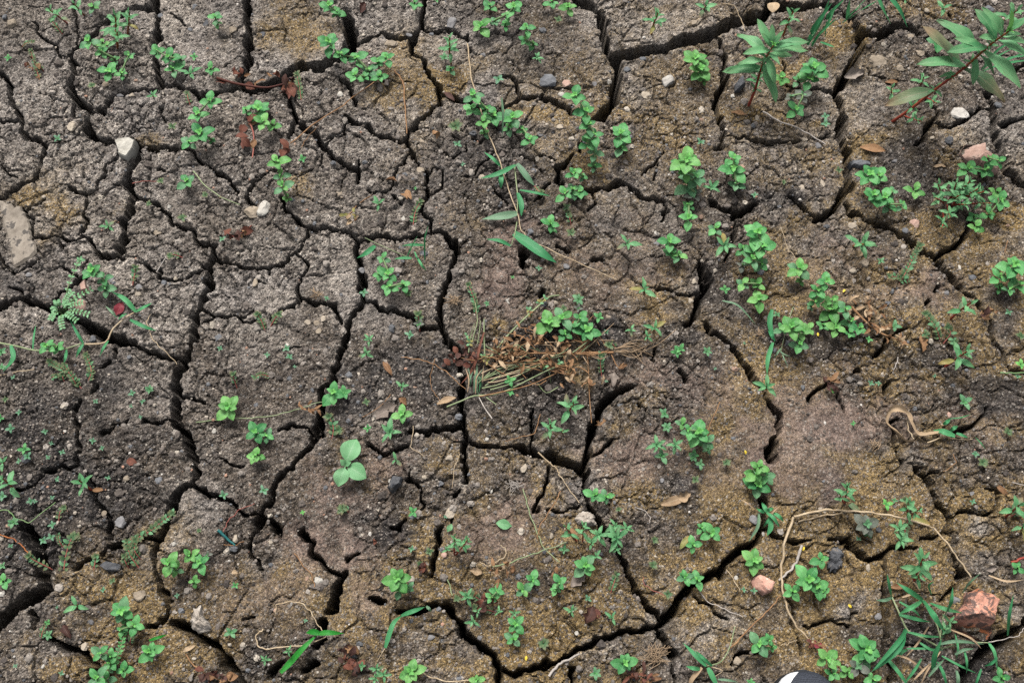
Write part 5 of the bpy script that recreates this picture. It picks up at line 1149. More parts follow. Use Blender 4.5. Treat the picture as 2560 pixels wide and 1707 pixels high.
# big spreading grass by the granite
gb = []
for w, pts in ((34,[(1550,1200),(1480,1300,.05),(1310,1490,.03)]),(46,[(1540,1200),(1490,1330,.04),(1330,1480,.02)]),(24,[(1445,980),(1430,900,.05),(1415,820,.06)]),(22,[(1450,980),(1400,1000),(1340,1000)]),(34,[(1660,1000),(1570,940,.05),(1480,880,.05)]),(30,[(1660,1000),(1580,1050,.04),(1495,1095,.03)]),(44,[(1660,1000),(1730,1100,.05),(1810,1220,.03)]),(30,[(1710,1020),(1810,1060,.04),(1930,1085,.03)]),(28,[(1800,1110),(1850,1020,.06),(1865,910,.07)]),(26,[(1500,1100),(1600,1125),(1715,1150)]),(18,[(1550,1215),(1680,1245),(1810,1250)]),(18,[(1500,1010),(1600,1070),(1640,1110)]),(36,[(1730,1480),(1740,1380,.03),(1790,1260,.05)]),(24,[(1760,1420),(1800,1500),(1830,1600)]),(22,[(1770,1300),(1900,1280),(2080,1300)]),(24,[(2110,1290),(2150,1360),(2170,1480)]),(20,[(2170,1390),(2130,1430),(2080,1450)]),(24,[(2240,1240),(2250,1100,.05),(2280,960,.06)]),(28,[(1410,1390),(1500,1500),(1570,1600)]),(16,[(1790,1380),(1900,1440),(2030,1500)]),(18,[(1940,1330),(1960,1420),(1960,1500)]),(14,[(1550,1330),(1660,1330),(1800,1340)]),(26,[(1890,1480),(1900,1540),(1890,1620)]),(18,[(2060,1470),(2030,1550),(2010,1620)]),(14,[(1930,950),(1980,880,.04),(2060,810,.05)]),(20,[(1640,1290),(1700,1330),(1760,1350)]),(18,[(1700,1520),(1760,1450),(1810,1400)]),(20,[(1880,1370),(1940,1340),(2010,1330)]),(24,[(1490,1390),(1520,1350),(1560,1340)]),(14,[(1720,960),(1700,900,.03),(1740,870,.04)]),(16,[(1880,1230),(1900,1320),(1890,1400)]),(20,[(1650,1400),(1600,1480),(1520,1590)])):
    gb.append(('I', w, pts, random.choice((G_, G_, G_, GP))))
for pts in ([(1440,1370),(1560,1400),(1700,1500)],[(1520,980),(1650,950)],[(1700,1180),(1620,1300),(1540,1390)],[(1780,1350),(1690,1480),(1640,1590)],[(1850,1200),(1990,1260),(2060,1330)],[(1640,930),(1590,870)],[(2110,830),(2230,870),(2352,860)],[(1600,1540),(1720,1420)]):
    gb.append(('I', 14, pts, 'dry_tan'))
grass('large sprawling grass clump spreading beside the red granite stone', gb,
 [('I',16,[(1800,1330),(1660,1260),(1560,1210),(1500,1090),(1450,980)],'straw_green'),('I',12,[(1800,1330),(1760,1180),(1700,1060),(1660,1000)],'straw_green'),('I',10,[(1800,1330),(1950,1290),(2110,1290)],'straw_green'),('I',10,[(1800,1330),(1780,1250),(1800,1110)],'straw_green')])

# ------------------------------------------------------------------ straws and twigs
straw('long pale broken straw running down through the flattened grass', 'B', [(870,300),(885,430),(905,570),(960,740),(1010,900),(1060,1020),(1100,1130),(1150,1290),(1210,1450),(1240,1580),(1300,1640),(1500,1740),(1700,1830),(1890,1910)], 13, h=.008)
straw('short tan straw standing on the ochre patch at upper left of centre', 'B', [(370,480),(430,560),(440,600),(447,760),(457,915)], 15, 'straw_brown', h=.007)
straw('thin brown stalk slanting across cracks at upper left', 'A', [(1985,980),(2130,860),(2352,720),(2435,650),(2560,560),(2690,482)], 12, 'straw_brown', h=.012)
straw('thin forked brown stalk beside the slanting one', 'A', [(2060,1010),(2110,930),(2180,860)], 6, 'straw_brown')
straw('yellow-green bare stalk below the four-leaved weed at left', 'A', [(1320,1170),(1400,1270),(1510,1350),(1640,1400)], 12, 'straw_green', h=.008)
straw('grey fibrous stick on ochre soil beneath the tall lance-leaved weed', 'C', [(565,765),(700,840),(830,890),(930,950),(995,990)], 15, 'straw_grey', h=.005)
straw('bent pale stalk by the wide crack along the top', 'C', [(290,30),(370,40),(415,130),(445,215)], 9, 'straw', h=.02)
straw('thin pale stalk left of the crack at left', 'D', [(1030,600),(1000,650),(1050,780),(1130,850),(1210,940)], 8, 'straw', h=.006)
straw('pale straw end at the left picture edge', 'D', [(-30,1025),(100,995),(235,975)], 11, 'straw', h=.004)
straw('green-brown flower stalk with dry bracts lying beside four-leaved weed', 'D', [(1340,1335),(1530,1315),(1720,1308),(1900,1285),(2050,1245),(2180,1200),(2260,1205)], 10, 'straw_green', h=.006)
straw('tiny pale stick on the left soil plate', 'D', [(1070,310),(1130,215)], 10, 'straw_grey')
straw('tan stick with root above the dead sprig at left', 'B', [(40,1490),(120,1400),(225,1325)], 11, 'straw_brown')
straw('reddish runner stem near the middle of the left', 'A', [(905,1255),(1000,1240),(1090,1245)], 8, 'root_red')
straw('thin yellow curved stalk by the crumbly cleft right of centre', 'F', [(690,0),(730,130),(790,220),(860,260)], 5, 'straw', h=.01)
straw('short pale twig on dark soil right of centre', 'F', [(1490,890),(1470,960),(1435,1040)], 9, 'straw_grey')
straw('slim twig left of the bright weed beside the smooth mud', 'F', [(275,1195),(230,1290),(185,1415)], 9, 'straw_brown', h=.01)
straw('long bent straw hooping across the lower right, upper arm', 'I', [(778,430),(900,402),(1000,382),(1100,386),(1300,400),(1480,432),(1690,490),(1735,508),(1850,640),(1920,740),(1990,842)], 22, 'straw', h=.016)
straw('long bent straw hooping across the lower right, left arm', 'I', [(776,432),(720,590),(692,760),(698,920),(730,1050),(800,1190),(910,1290)], 24, 'straw', h=.010)
straw('short yellowish straw under the hooped straw', 'I', [(810,465),(960,425),(1110,402)], 15, 'straw', h=.006)
straw('papery pale strip beside the hooped straw', 'I', [(835,625),(800,740),(750,800),(675,865)], 26, 'straw_grey', h=.006)
straw('rusty slanting twig at lower right', 'I', [(340,1330),(430,1240),(540,1130),(620,1050),(690,970)], 14, 'straw_brown', h=.008)
straw('bleached thin stalk above the rusty slanting twig', 'I', [(130,940),(190,1010),(310,1060),(430,1115)], 9, 'straw_grey', h=.006)
straw('tan stick bridging the crack at bottom centre right', 'H', [(1430,1520),(1490,1440),(1570,1405),(1640,1365)], 26, 'straw_grey', h=.006)
straw('curved straw trailing along the bottom edge', 'H', [(540,1465),(600,1520),(720,1552),(910,1548)], 13, 'straw', h=.006)
straw('thin straw with dry crown below the tan stone', 'H', [(1250,240),(1290,380),(1340,520),(1390,640),(1500,740)], 11, 'straw_green', h=.008)
straw('pale fibrous root twig by the small cleft plates', 'H', [(1355,-10),(1440,70),(1490,110),(1500,150),(1560,230),(1635,335)], 12, 'straw', h=.008)
straw('rusty forked twig near the small cleft plates', 'H', [(1510,255),(1480,320),(1420,410),(1365,500),(1350,580)], 10, 'straw_brown', h=.008)
straw('greenish stalk with dried leaves at bottom centre', 'H', [(1040,770),(1140,755),(1280,700),(1420,650),(1550,605)], 13, 'straw_green', h=.008)
straw('curled tan tendril above the dried stalk at bottom centre', 'H', [(1095,625),(1135,650),(1130,700),(1060,745),(1010,765),(955,735)], 10, 'straw', h=.006)
straw('small curved twig on ochre soil lower right of centre', 'H', [(2030,370),(2090,390),(2118,430),(2115,470)], 8, 'straw_grey')
straw('red thread-like root on ochre soil lower right of centre', 'H', [(2215,965),(2130,930),(2080,890),(2070,840)], 8, 'root_red')
straw('looped straw above the vivid grass blade', 'G', [(1885,1090),(1890,1030),(1980,1005),(2080,1030),(2130,1090),(2180,1180),(2205,1210)], 11, 'straw', h=.008)
straw('hooked tan stalk left of the vivid grass blade', 'G', [(1800,1195),(1750,1240),(1760,1310),(1820,1338),(1950,1320),(2080,1305),(2230,1250)], 14, 'straw', h=.006)
straw('thin tan stalk on ochre soil at lower left', 'G', [(2010,680),(2060,750),(2130,820),(2150,910)], 11, 'straw_brown')
straw('red branching root by the teal stick', 'G', [(1528,530),(1560,460),(1630,385),(1740,340)], 9, 'root_red', h=.006)
straw('small straw bit below the teal stick', 'G', [(1530,620),(1600,625),(1670,600)], 9, 'straw_brown')
straw('green-red runner at the left edge above the wide crack', 'G', [(-30,550),(80,575),(150,630),(200,690)], 13, 'stem_rust', h=.008)
straw('curved green stem at the left edge', 'G', [(-30,385),(60,390),(105,440),(200,470),(290,400),(380,330)], 12, 'stem', h=.008)
straw('brown twig among dead leaves at the bottom left', 'G', [(1270,1370),(1330,1450),(1400,1500),(1560,1560)], 15, 'straw_brown', h=.006)
straw('wiry stalk left of the dry clump', 'E', [(420,892),(540,905),(650,940),(740,1000),(800,1060),(860,1110)], 9, 'straw_brown', h=.008)
straw('thin twisted twig left of the dry clump', 'E', [(650,900),(615,1020),(625,1110),(680,1190)], 6, 'straw_brown', h=.006)
straw('slanted pale twig over the plate left of the dry clump', 'E', [(345,1145),(290,1215),(155,1300)], 7, 'straw_brown', h=.006)
straw('thin brown root on the plate below the dry clump', 'E', [(1370,1280),(1330,1410),(1220,1440),(1130,1465)], 8, 'straw_brown', h=.006)
straw('fine loop of straw over the crack at lower centre', 'E', [(500,1360),(490,1460),(480,1500),(570,1567)], 7, 'straw', h=.006)
straw('thin straw near the top of the lower centre crack', 'H', [(820,0),(780,100),(768,230)], 7, 'straw', h=.006)
straw('short green stalk piece on ochre soil at bottom centre', 'H', [(735,860),(755,920),(768,968)], 11, 'straw_green')
straw('short straw at the lower right by the pink brick chip', 'I', [(315,790),(370,870),(410,938)], 9, 'straw')
straw('small dry stalk by the plates at right', 'F', [(2240,95),(2220,180)], 8, 'straw_brown')
straw('faint straw across the far right plate', 'I', [(1870,0),(1890,60),(1800,120)], 8, 'straw_brown')
straw('short grey stick at the far right edge', 'I', [(2270,195),(2352,215)], 11, 'straw_grey')
straw('red fleshy stem poking in at the right edge', 'I', [(2265,742),(2310,725),(2400,705)], 24, 'stem_red', h=.012)
straw('green stalk poking in at the right edge', 'F', [(2190,998),(2280,1002),(2400,996)], 16, 'stem', h=.012)
straw('thin root curling at the bottom right', 'I', [(2110,1285),(2230,1260),(2320,1240),(2352,1190)], 9, 'straw_grey', h=.01)
straw('pale thin root at lower right of centre', 'I', [(690,1310),(770,1285),(800,1270)], 8, 'straw')
o = straw('short teal green plastic stick on bare soil at lower left', 'G', [(1488,522),(1545,572),(1606,625)], 28, 'teal', h=.005, name='plastic_stick', cat='stick', wob=.05)
rng_ = random.Random(4)
def fibre_mat(label, t, cx, cy, r, n, mat, w=5):
    b = on(t, cx, cy); e = root_at('root_tuft', b)
    for i in range(n):
        a = rng_.uniform(0, 6.28); d = r * rng_.uniform(.2, 1); a2 = a + rng_.uniform(.6, 2.6); d2 = r * rng_.uniform(.3, 1)
        p = [on(t, cx + d * math.cos(a), cy + d * math.sin(a) * .7, rng_.uniform(.002, .012)), on(t, cx + rng_.uniform(-.3, .3) * r, cy + rng_.uniform(-.3, .3) * r, rng_.uniform(.004, .014)), on(t, cx + d2 * math.cos(a2), cy + d2 * math.sin(a2) * .7, rng_.uniform(.002, .01))]
        tube('root', p, w * mpp(t, cx, cy) * .5, w * mpp(t, cx, cy) * .3, M[mat], e, b, sides=4, n=9)
    e['label'] = label; note(e, label, 'roots', None, t, cx, cy, fixed=True)
fibre_mat('pale tangled root ball at the end of a thin straw', 'H', 1195, 215, 75, 22, 'straw_grey', 4)
fibre_mat('matted brown fine roots on the plate at the bottom right of centre', 'H', 2150, 1380, 150, 34, 'root', 5)
fibre_mat('wispy pale roots on the smooth mud at right', 'F', 1340, 1500, 90, 10, 'root', 5)
fibre_mat('fine tan roots on the plate edge above the dry clump', 'E', 780, 500, 80, 16, 'root', 5)
fibre_mat('dry root tangle at the right of the small grass with wispy head', 'F', 545, 725, 60, 10, 'root', 6)
fibre_mat('straw-coloured roots on the crust left of centre', 'D', 2160, 460, 70, 12, 'root', 5)

# ------------------------------------------------------------------ the uprooted dry bundle
b = on('E', 1300, 870); e = root_at('dry_uprooted_weed', b)
def st(pts, w, mat, h=.008, n=None): tube('stem', [on('E', x, y, h * rng_.uniform(.6, 1.5)) for x, y in pts], w * mpp('E', 1300, 870) * .5, w * mpp('E', 1300, 870) * .3, M[mat], e, b, sides=6, n=n)
st([(1870,858),(1700,862),(1500,866),(1320,864),(1200,880),(1060,905)], 18, 'straw_brown', .014)
for pts in ([(1490,860),(1400,760),(1300,700),(1220,690)],[(1690,850),(1620,740),(1560,680)],[(1400,868),(1280,830),(1200,780)],[(1300,866),(1180,830),(1100,830)],[(1690,866),(1700,1000),(1705,1150),(1720,1340)],[(1320,880),(1210,930),(1040,930)],[(1500,870),(1560,800),(1640,760)],[(1820,830),(1790,770),(1740,730)],[(1700,1000),(1640,960),(1560,970)],[(1850,860),(1900,960),(1940,930)],[(1600,870),(1540,940),(1460,960)],[(1230,890),(1150,860),(1090,850)]): st(pts, 9, 'straw_brown')
for k in range(14):
    x = 1890 + rng_.uniform(-20, 20); y = 845 + rng_.uniform(-15, 15)
    tube('root', [on('E', x, y, .008), on('E', x + rng_.uniform(60, 140), y + rng_.uniform(-60, 50), .012), on('E', x + rng_.uniform(120, 260), y + rng_.uniform(-90, 90), .004)], .0009, .0004, M['root'], e, b, sides=4)
tube('root', [on('E', 1900, 850, .01), on('E', 2050, 855, .008), on('E', 2180, 800, .012), on('E', 2300, 700, .006)], .0012, .0005, M['root'], e, b, sides=4)
for k in range(120):
    x, y = rng_.uniform(1040, 1600), 0
    y = 860 + rng_.gauss(0, 55) + (x - 1300) * .03
    if k > 80: x, y = rng_.choice([(1230, 700), (1300, 680), (1260, 770), (1620, 980), (1700, 1080), (1710, 1200), (1730, 1340), (1560, 1000), (1100, 840), (1450, 960)]); x += rng_.gauss(0, 45); y += rng_.gauss(0, 35)
    add_leaf(e, on('E', x, y, rng_.uniform(.006, .026)), rng_.uniform(30, 85) * mpp('E', x, y), rng_.uniform(0, 6.28), rng_.uniform(-.2, .6), rng_.choice(['lance', 'lance', 'curl']), rng_.choice(['dry', 'dry', 'dry_tan', 'dry']), rng_.uniform(-1, 1))
for k in range(70):
    x = rng_.uniform(1000, 1720); y = 880 + rng_.gauss(0, 70) + (x - 1300) * .02; a = rng_.gauss(0.05, .5) + (math.pi if rng_.random() < .5 else 0); l = rng_.uniform(80, 260)
    tube('twig', [on('E', x, y, rng_.uniform(.004, .02)), on('E', x + l * .5 * math.cos(a) + rng_.gauss(0, 18), y + l * .5 * math.sin(a) + rng_.gauss(0, 18), rng_.uniform(.008, .024)), on('E', x + l * math.cos(a + rng_.gauss(0, .3)), y + l * math.sin(a + rng_.gauss(0, .3)), rng_.uniform(.003, .015))], .0009, .0005, M[rng_.choice(['straw_brown', 'straw_brown', 'root', 'straw_green'])], e, b, sides=4)
e['label'] = 'uprooted dry brown weed with curled leaves and bare roots lying at the centre'
note(e, e['label'], 'dead weed', None, 'E', 1300, 870, fixed=True)
b = on('E', 950, 1090); e = root_at('grass_bundle', b)
for k in range(10):
    x0, y0 = 985 + rng_.uniform(-60, 90), 985 + k * 12 + rng_.uniform(-25, 25)
    tube('stalk', [on('E', x0, y0 + 20, .006), on('E', 1130 + rng_.uniform(-10, 10), y0 - 30 + rng_.uniform(-34, 34), .012), on('E', rng_.uniform(1250, 1600), y0 - 90 + rng_.uniform(-90, 50), .010)], .0011, .0006, M[rng_.choice(['straw_green', 'straw_green', 'straw'])], e, b, sides=5)
for k in range(16):
    x0 = 870 + rng_.uniform(0, 105)
    ribbon('blade', [on('E', x0 + rng_.uniform(-8, 8), 1105 + rng_.uniform(-20, 40), .004), on('E', x0 + rng_.uniform(-8, 8), 1040, .014), on('E', x0 + rng_.uniform(-45, 45), 940 + rng_.uniform(-30, 90), .016)], 8 * mpp('E', 930, 1040), M[rng_.choice(['grass', 'grass_pale', 'grass_pale', 'dry_tan'])], e, b)
for pts, mt, w in (([(990,870),(985,760),(985,630)],'straw_green',11),([(900,800),(920,720),(940,640),(925,520)],'straw_green',8),([(940,800),(955,700),(960,640)],'straw_green',6),([(880,860),(890,760),(920,660)],'straw_green',7),([(1030,890),(1150,740),(1280,610),(1360,540),(1430,480),(1500,468)],'straw_green',15),([(730,1230),(830,1190),(920,1155),(1060,1145),(1200,1090),(1400,990),(1540,930)],'straw_green',12),([(1040,1310),(990,1240),(950,1165)],'straw_grey',10),([(1000,1165),(1070,1215)],'straw_green',8),([(950,1160),(1100,1130),(1300,1080),(1480,1000)],'straw_brown',10)):
    tube('stalk', [on('E', x, y, .008 + .008 * rng_.random()) for x, y in pts], w * mpp('E', 950, 900) * .5, w * mpp('E', 950, 900) * .35, M[mt], e, b)
for x, y in ((1300,590),(1310,610),(1365,520),(1380,510),(1290,570),(1400,490),(990,900),(1005,920),(975,890),(870,745),(885,800),(1480,940),(1500,930),(1400,960),(890,780)):
    for k in range(3): add_leaf(e, on('E', x, y, .014), 30 * mpp('E', x, y), rng_.uniform(0, 6.28), rng_.uniform(.1, .7), 'tiny', rng_.choice(['pale', 'yellow', 'older']), name='spikelet')
e['label'] = 'bundle of pulled sedge stalks with straw-green ends beside the central crack'
note(e, e['label'], 'grass', None, 'E', 950, 1090, fixed=True)
b = on('E', 940, 880); o = ribbon('dead_leaf', [on('E', x, y, h) for x, y, h in ((985,720,.012),(955,820,.02),(935,900,.022),(890,1000,.016),(825,1075,.006))], 17 * mpp('E', 940, 880), M['dry_red'], None, b, flat=.7); o.location = b
o['label'] = 'reddish brown ribbon-like dead leaf over the central crack'; note(o, o['label'], 'dead leaf', None, 'E', 940, 880, fixed=True)

def pile(label, t, cx, cy, rx, ry, n, mats, L, kinds=('curl', 'round'), name='dead_leaf_clump', pts=None):
    b = on(t, cx, cy); e = root_at(name, b)
    for k in range(n):
        x, y = (cx + rng_.gauss(0, rx * .5), cy + rng_.gauss(0, ry * .5)) if not pts else (pts[k % len(pts)][0] + rng_.gauss(0, rx), pts[k % len(pts)][1] + rng_.gauss(0, ry))
        add_leaf(e, on(t, x, y, rng_.uniform(.002, .016)), L * rng_.uniform(.6, 1.2) * mpp(t, x, y), rng_.uniform(0, 6.28), rng_.uniform(-.1, .5), rng_.choice(kinds), rng_.choice(mats), rng_.uniform(-.7, .7))
    e['label'] = label; note(e, label, 'dead leaves', None, t, cx, cy, fixed=True); return e, b
pile('dark shrivelled leaf mass over the central crack', 'E', 850, 895, 130, 60, 34, ['dry_dark', 'dry_dark', 'dry_red'], 60)
e, b = pile('red-brown dead sprig lying in the crack at upper left', 'A', 1700, 580, 14, 12, 13, ['dry_red', 'dry_red', 'dry'], 80, ('round', 'lance', 'curl'), pts=[(1640,530),(1655,510),(1550,580),(1750,610),(1740,600),(1840,540),(1850,520),(1930,540),(1940,600),(1970,640),(1960,580)])
tube('stem', [on('A', x, y, .012) for x, y in ((1480,535),(1600,570),(1720,590),(1830,600),(1960,570))], .0028, .0014, M['dry_red'], e, b)
pile('dark maroon leaf heap at the right end of the dead sprig', 'A', 1960, 590, 60, 50, 12, ['dry_dark', 'dry_red'], 80, ('round', 'curl'))
e, b = pile('red-brown wilted leaves on a bare stem under the four-leaved weed at upper left', 'A', 1720, 920, 12, 12, 8, ['dry_red', 'dry'], 75, ('round',), pts=[(1690,830),(1700,930),(1720,1000),(1690,860),(1740,940)])
tube('stem', [on('A', x, y, .008) for x, y in ((1690,800),(1730,900),(1735,1000),(1725,1080))], .0016, .001, M['root_red'], e, b)
pile('small red-brown leaf cross by the slanting brown stalk', 'A', 1945, 1015, 40, 25, 5, ['dry_red'], 75, ('round',))
pile('red-brown dead leaves hanging below the pale knobby stone', 'D', 1640, 50, 60, 50, 10, ['dry_red', 'dry_dark', 'dry'], 90, ('round', 'curl'))
straw('reddish stalk of the dead leaves below the pale knobby stone', 'D', [(1720,-10),(1660,40),(1600,70),(1530,30)], 12, 'root_red', h=.01)
e, b = pile('orange-brown dried weed lying right of the big round-leaved cluster', 'F', 1350, 690, 22, 20, 46, ['dry', 'dry', 'dry_tan'], 66, ('curl', 'lance', 'lance'), pts=[(1190,550),(1270,530),(1290,580),(1340,600),(1260,620),(1300,670),(1350,690),(1380,730),(1440,750),(1490,780),(1530,800),(1430,710)])
tube('stem', [on('F', x, y, .012) for x, y in ((1170,545),(1260,640),(1360,720),(1460,760),(1540,800))], .0022, .001, M['straw_brown'], e, b)
pile('dark brown decayed leaves at the bottom edge left of centre', 'G', 1480, 1520, 120, 40, 16, ['dry_dark', 'dry_red', 'dry'], 90, ('round', 'curl'))
pile('brown decayed leaves at the bottom edge below the centre crack', 'H', 60, 1430, 70, 60, 14, ['dry_dark', 'dry_red'], 80, ('curl', 'round'))
pile('reddish decayed leaves at the bottom edge right of centre', 'H', 2080, 1530, 110, 30, 18, ['dry_red', 'dry', 'dry_dark'], 80, ('curl', 'lance'))
pile('dark red shrivelled leaves by the narrow crack at lower centre', 'H', 580, 800, 50, 50, 10, ['dry_dark', 'dry_red'], 70, ('curl', 'round'))
pile('tan curled leaves on the dried stalk at bottom centre', 'H', 1080, 800, 90, 40, 14, ['dry', 'dry_tan'], 75, ('curl', 'lance'))
pile('dark withered leaves between the weeds at bottom centre', 'H', 980, 1000, 110, 60, 16, ['dry_dark', 'dry_red', 'dry'], 65, ('curl', 'round'))
pile('two brown curled leaves on the ochre plate at bottom centre', 'H', 1480, 830, 40, 20, 3, ['dry'], 70, ('curl', 'round'))
pile('dry brown curls by the sunken dark patch right of centre', 'F', 1010, 1060, 60, 50, 9, ['dry', 'dry_dark'], 80, ('curl', 'lance'))
pile('withered brown leaves beside the red-stemmed weed at right', 'F', 2090, 600, 50, 40, 8, ['dry', 'dry_dark'], 70, ('curl', 'round'))
pile('orange dried bracts on the flower stalk at left', 'D', 2120, 1245, 50, 40, 12, ['dry'], 55, ('lance',))
pile('reddish fleshy dried sprig left of the sneaker-side weeds', 'I', 930, 1310, 60, 35, 16, ['dry_red', 'dry', 'crimson'], 45, ('tiny',))
pile('crumpled brown leaf remains above the pale seedling left of the centre', 'B', 430, 1250, 50, 50, 5, ['dry_grey', 'dry'], 100, ('torn', 'lance'))
pile('yellowish crumbly dried moss left of the straw at upper centre', 'B', 60, 1490, 60, 40, 12, ['dry', 'dry_tan', 'yellow'], 45, ('curl', 'tiny'))
pile('rusty dead leaves beneath the small weed at upper left edge', 'A', 230, 470, 60, 90, 10, ['dry_red', 'dry'], 45, ('tiny', 'curl'))

# single leaves and flakes
DL = [('fallen crimson leaf beside the trailing grass at left','D',815,560,100,60,'crimson','round'),
('tan oval husk lying at the top edge by the wide crack','C',640,55,110,80,'dry_tan','broad'),
('long rusty leaf on the plate below the leaning red-stemmed weed','C',1320,1022,170,-15,'dry','lance'),
('brown leaf flake on ochre soil under the tall lance-leaved weed','C',405,778,110,-15,'dry','lance'),
('faded pink-brown dead leaf against the crack at upper right','C',1195,510,150,10,'dry_grey','round'),
('pale rolled leaf beside the tall grass tuft','C',1180,170,70,10,'dry_tan','curl'),
('grey-brown flat dead leaf left of lower centre','E',310,1265,190,30,'dry_grey','broad'),
('small brown leaf above the flat grey dead leaf','E',430,1195,80,-45,'dry','round'),
('tan leaf with pointed tip left of the central crack','E',730,1190,140,15,'dry_tan','lance'),
('slim brown leaf on the granular plate left of centre','E',325,965,120,-55,'dry','lance'),
('pale brown leaf hanging right of the dry clump','E',1865,1040,110,-95,'dry_grey','round'),
('small tan leaf right of the dry clump roots','E',1935,955,70,20,'dry','round'),
('cream papery leaf flake on the ochre plate at lower centre right','H',2285,315,190,20,'dry_tan','lance'),
('pale green fallen leaf on the smooth mud at lower centre','H',1120,487,110,175,'pale','round'),
('small pale green leaf by the narrow crack at lower centre','H',748,505,60,60,'pale','round'),
('tan leaf at the end of the dried stalk','H',930,805,90,170,'dry_tan','round'),
('brown leaf standing among the lance-leaved cluster at lower centre','H',1600,550,110,115,'dry','lance'),
('large dark maroon leaf on the ochre plate at bottom centre','H',1705,1095,130,70,'dry_dark','broad'),
('small maroon leaf beside the large one','H',1755,1090,80,-60,'dry_red','round'),
('maroon scrap on dark mud at lower left of centre','H',255,590,80,50,'dry_red','curl'),
('grey papery leaf under the four-leaved weed at bottom centre','H',1630,870,130,35,'dry_grey','round'),
('faded leaf stuck flat on the bottom edge plate','H',80,1340,110,150,'dry','round'),
('brown leaf right of the lance-leaved weed at lower left','G',670,248,90,0,'dry','lance'),
('maroon leaf on the grey plate at lower left','G',895,55,80,-10,'dry_red','round'),
('dark purple-brown leaf pressed in soil at bottom left','G',455,1215,110,-60,'dry_dark','round'),
('cream leaf bit on ochre soil at bottom left','G',1290,1330,90,25,'dry_tan','lance'),
('tan curled leaf on the brown plate at lower left','G',1640,810,80,40,'dry_tan','curl'),
('pale brown leaf on dark soil right of centre','F',1655,800,110,-80,'dry','round'),
('tan leaf at the right edge above the dark grass','I',2205,250,110,-45,'dry','lance'),
('blushing fallen leaf resting on the hooped straw','I',1190,365,120,-35,'pink','lance'),
('faded leaf lying on the hooped straw at right','I',1650,465,130,-20,'yellow','lance'),
('broad tan leaf blade under the lance-leaved weed by the granite','I',1500,900,130,10,'dry','lance'),
('yellowing leaf at the left of the lower right plate','I',35,600,120,55,'yellow','lance'),
('flat buff leaf flake at the left of the lower right plate','I',20,285,110,20,'dry_tan','broad'),
('small pinkish leaf at the right edge','I',2130,785,80,10,'dry_grey','round'),
('rounded pale green leaf by the granite stone','I',1820,1200,80,70,'older','broad'),
('slim brown leaf by the right tall weed base','C',1450,560,90,0,'dry','lance'),
('brown flake between pebbles on the upper right plate','C',1780,1135,90,5,'dry_tan','lance'),
('orange scrap beside the small sprig at upper centre','B',680,915,90,60,'dry','curl'),
('reddish bud leaf on the plate at upper centre','B',750,660,110,-40,'dry_dark','lance'),
('brown folded leaf at top left of centre','B',155,55,90,60,'dry_dark','round')]
for lb, t, x, y, L, a, mt, kd in DL:
    if mt in ('dry_grey', 'dry_tan', 'dry_dark', 'dry') and kd in ('round', 'broad') and 'husk' not in lb: kd = 'torn'
    dry_leaf(lb, t, x, y, L, a, mt, kd, roll=U(-.3, .3))
# curled dry grass blade at right
pts = [(1595,1468,.004),(1540,1465,.006),(1470,1400,.012),(1405,1335,.018),(1430,1260,.022),(1490,1243,.024),(1550,1275,.018),(1580,1340,.012),(1625,1420,.008),(1700,1422,.01),(1800,1412,.012),(1920,1440,.008),(2085,1438,.006)]
b = on('F', 1550, 1400); o = ribbon('dry_grass_blade', [on('F', x, y, h) for x, y, h in pts], 34 * mpp('F', 1550, 1400), M['dry_tan'], None, b, n=60, twist=3.0, flat=.6, fold=.9, uneven=.5); o.location = b
o['label'] = 'curled tan dry grass blade looping on the smooth mud at right'; note(o, o['label'], 'dry grass', None, 'F', 1550, 1400, fixed=True)
straw('straight pale strip alongside the curled dry grass blade', 'F', [(1690,1475),(1800,1435),(1900,1452),(2000,1450)], 12, 'straw', h=.005)
straw('thin side loop of the curled dry grass blade', 'F', [(1560,1310),(1560,1390),(1600,1450)], 12, 'straw', h=.012)
# yellow petals
k_ = 0
for lb, t, x, y in (('yellow petal scrap left of the orange-brown dried weed','F',945,748),('yellow petal scrap above the big round-leaved cluster','F',1115,448),('yellow petal scrap on the mud above the two-tiered weed','F',450,1555),('yellow petal scrap on the ochre plate at lower right','I',1150,1028),('yellow petal scrap by the papery strip','I',848,632),('yellow petal scrap on the bottom centre plate','H',1270,1412)):
    o = link('petal', leaf_mesh('tiny', k_ % 4, 'yellow').copy()); o.data.materials.clear(); o.data.materials.append(M['petal'])
    o.location = on(t, x, y, .004); o.scale = (.0065, .0065, .0065); o.rotation_euler = (U(-.4, .4), U(-.4, .2), U(0, 6)); o['label'] = lb
    note(o, lb, 'petal', None, t, x, y, fixed=True); k_ += 1

# ------------------------------------------------------------------ stones
slab('white angular stone standing over the crack at left', 'A', [(810,1000),(890,955),(945,985),(930,1050),(880,1108),(830,1085)], .016, 'bone', bevel=.14, tilt=(-.12,-.05), seed=3, facet=0)
slab('large flat grey-brown slab stone cut by the left edge', 'D', [(-160,-180),(-60,-190),(80,-150),(160,-115),(205,-40),(230,90),(268,182),(170,250),(75,312),(30,282),(0,175),(-160,150)], .007, 'slab', bevel=.06, rough_=.08, seed=5, facet=1)
slab('rough red granite stone at the bottom right', 'I', [(1940,950),(2020,930),(2150,1000),(2120,1100),(2110,1240),(2070,1285),(1950,1235),(1850,1165),(1848,1090),(1930,1030)], .034, 'granite', bevel=.16, rough_=.05, tilt=(.1,-.1), seed=8, facet=3)
slab('salmon pink brick chip at the lower right', 'I', [(480,870),(500,845),(540,830),(632,888),(612,950),(560,970),(500,925)], .022, 'brick', bevel=.22, seed=12, facet=3)
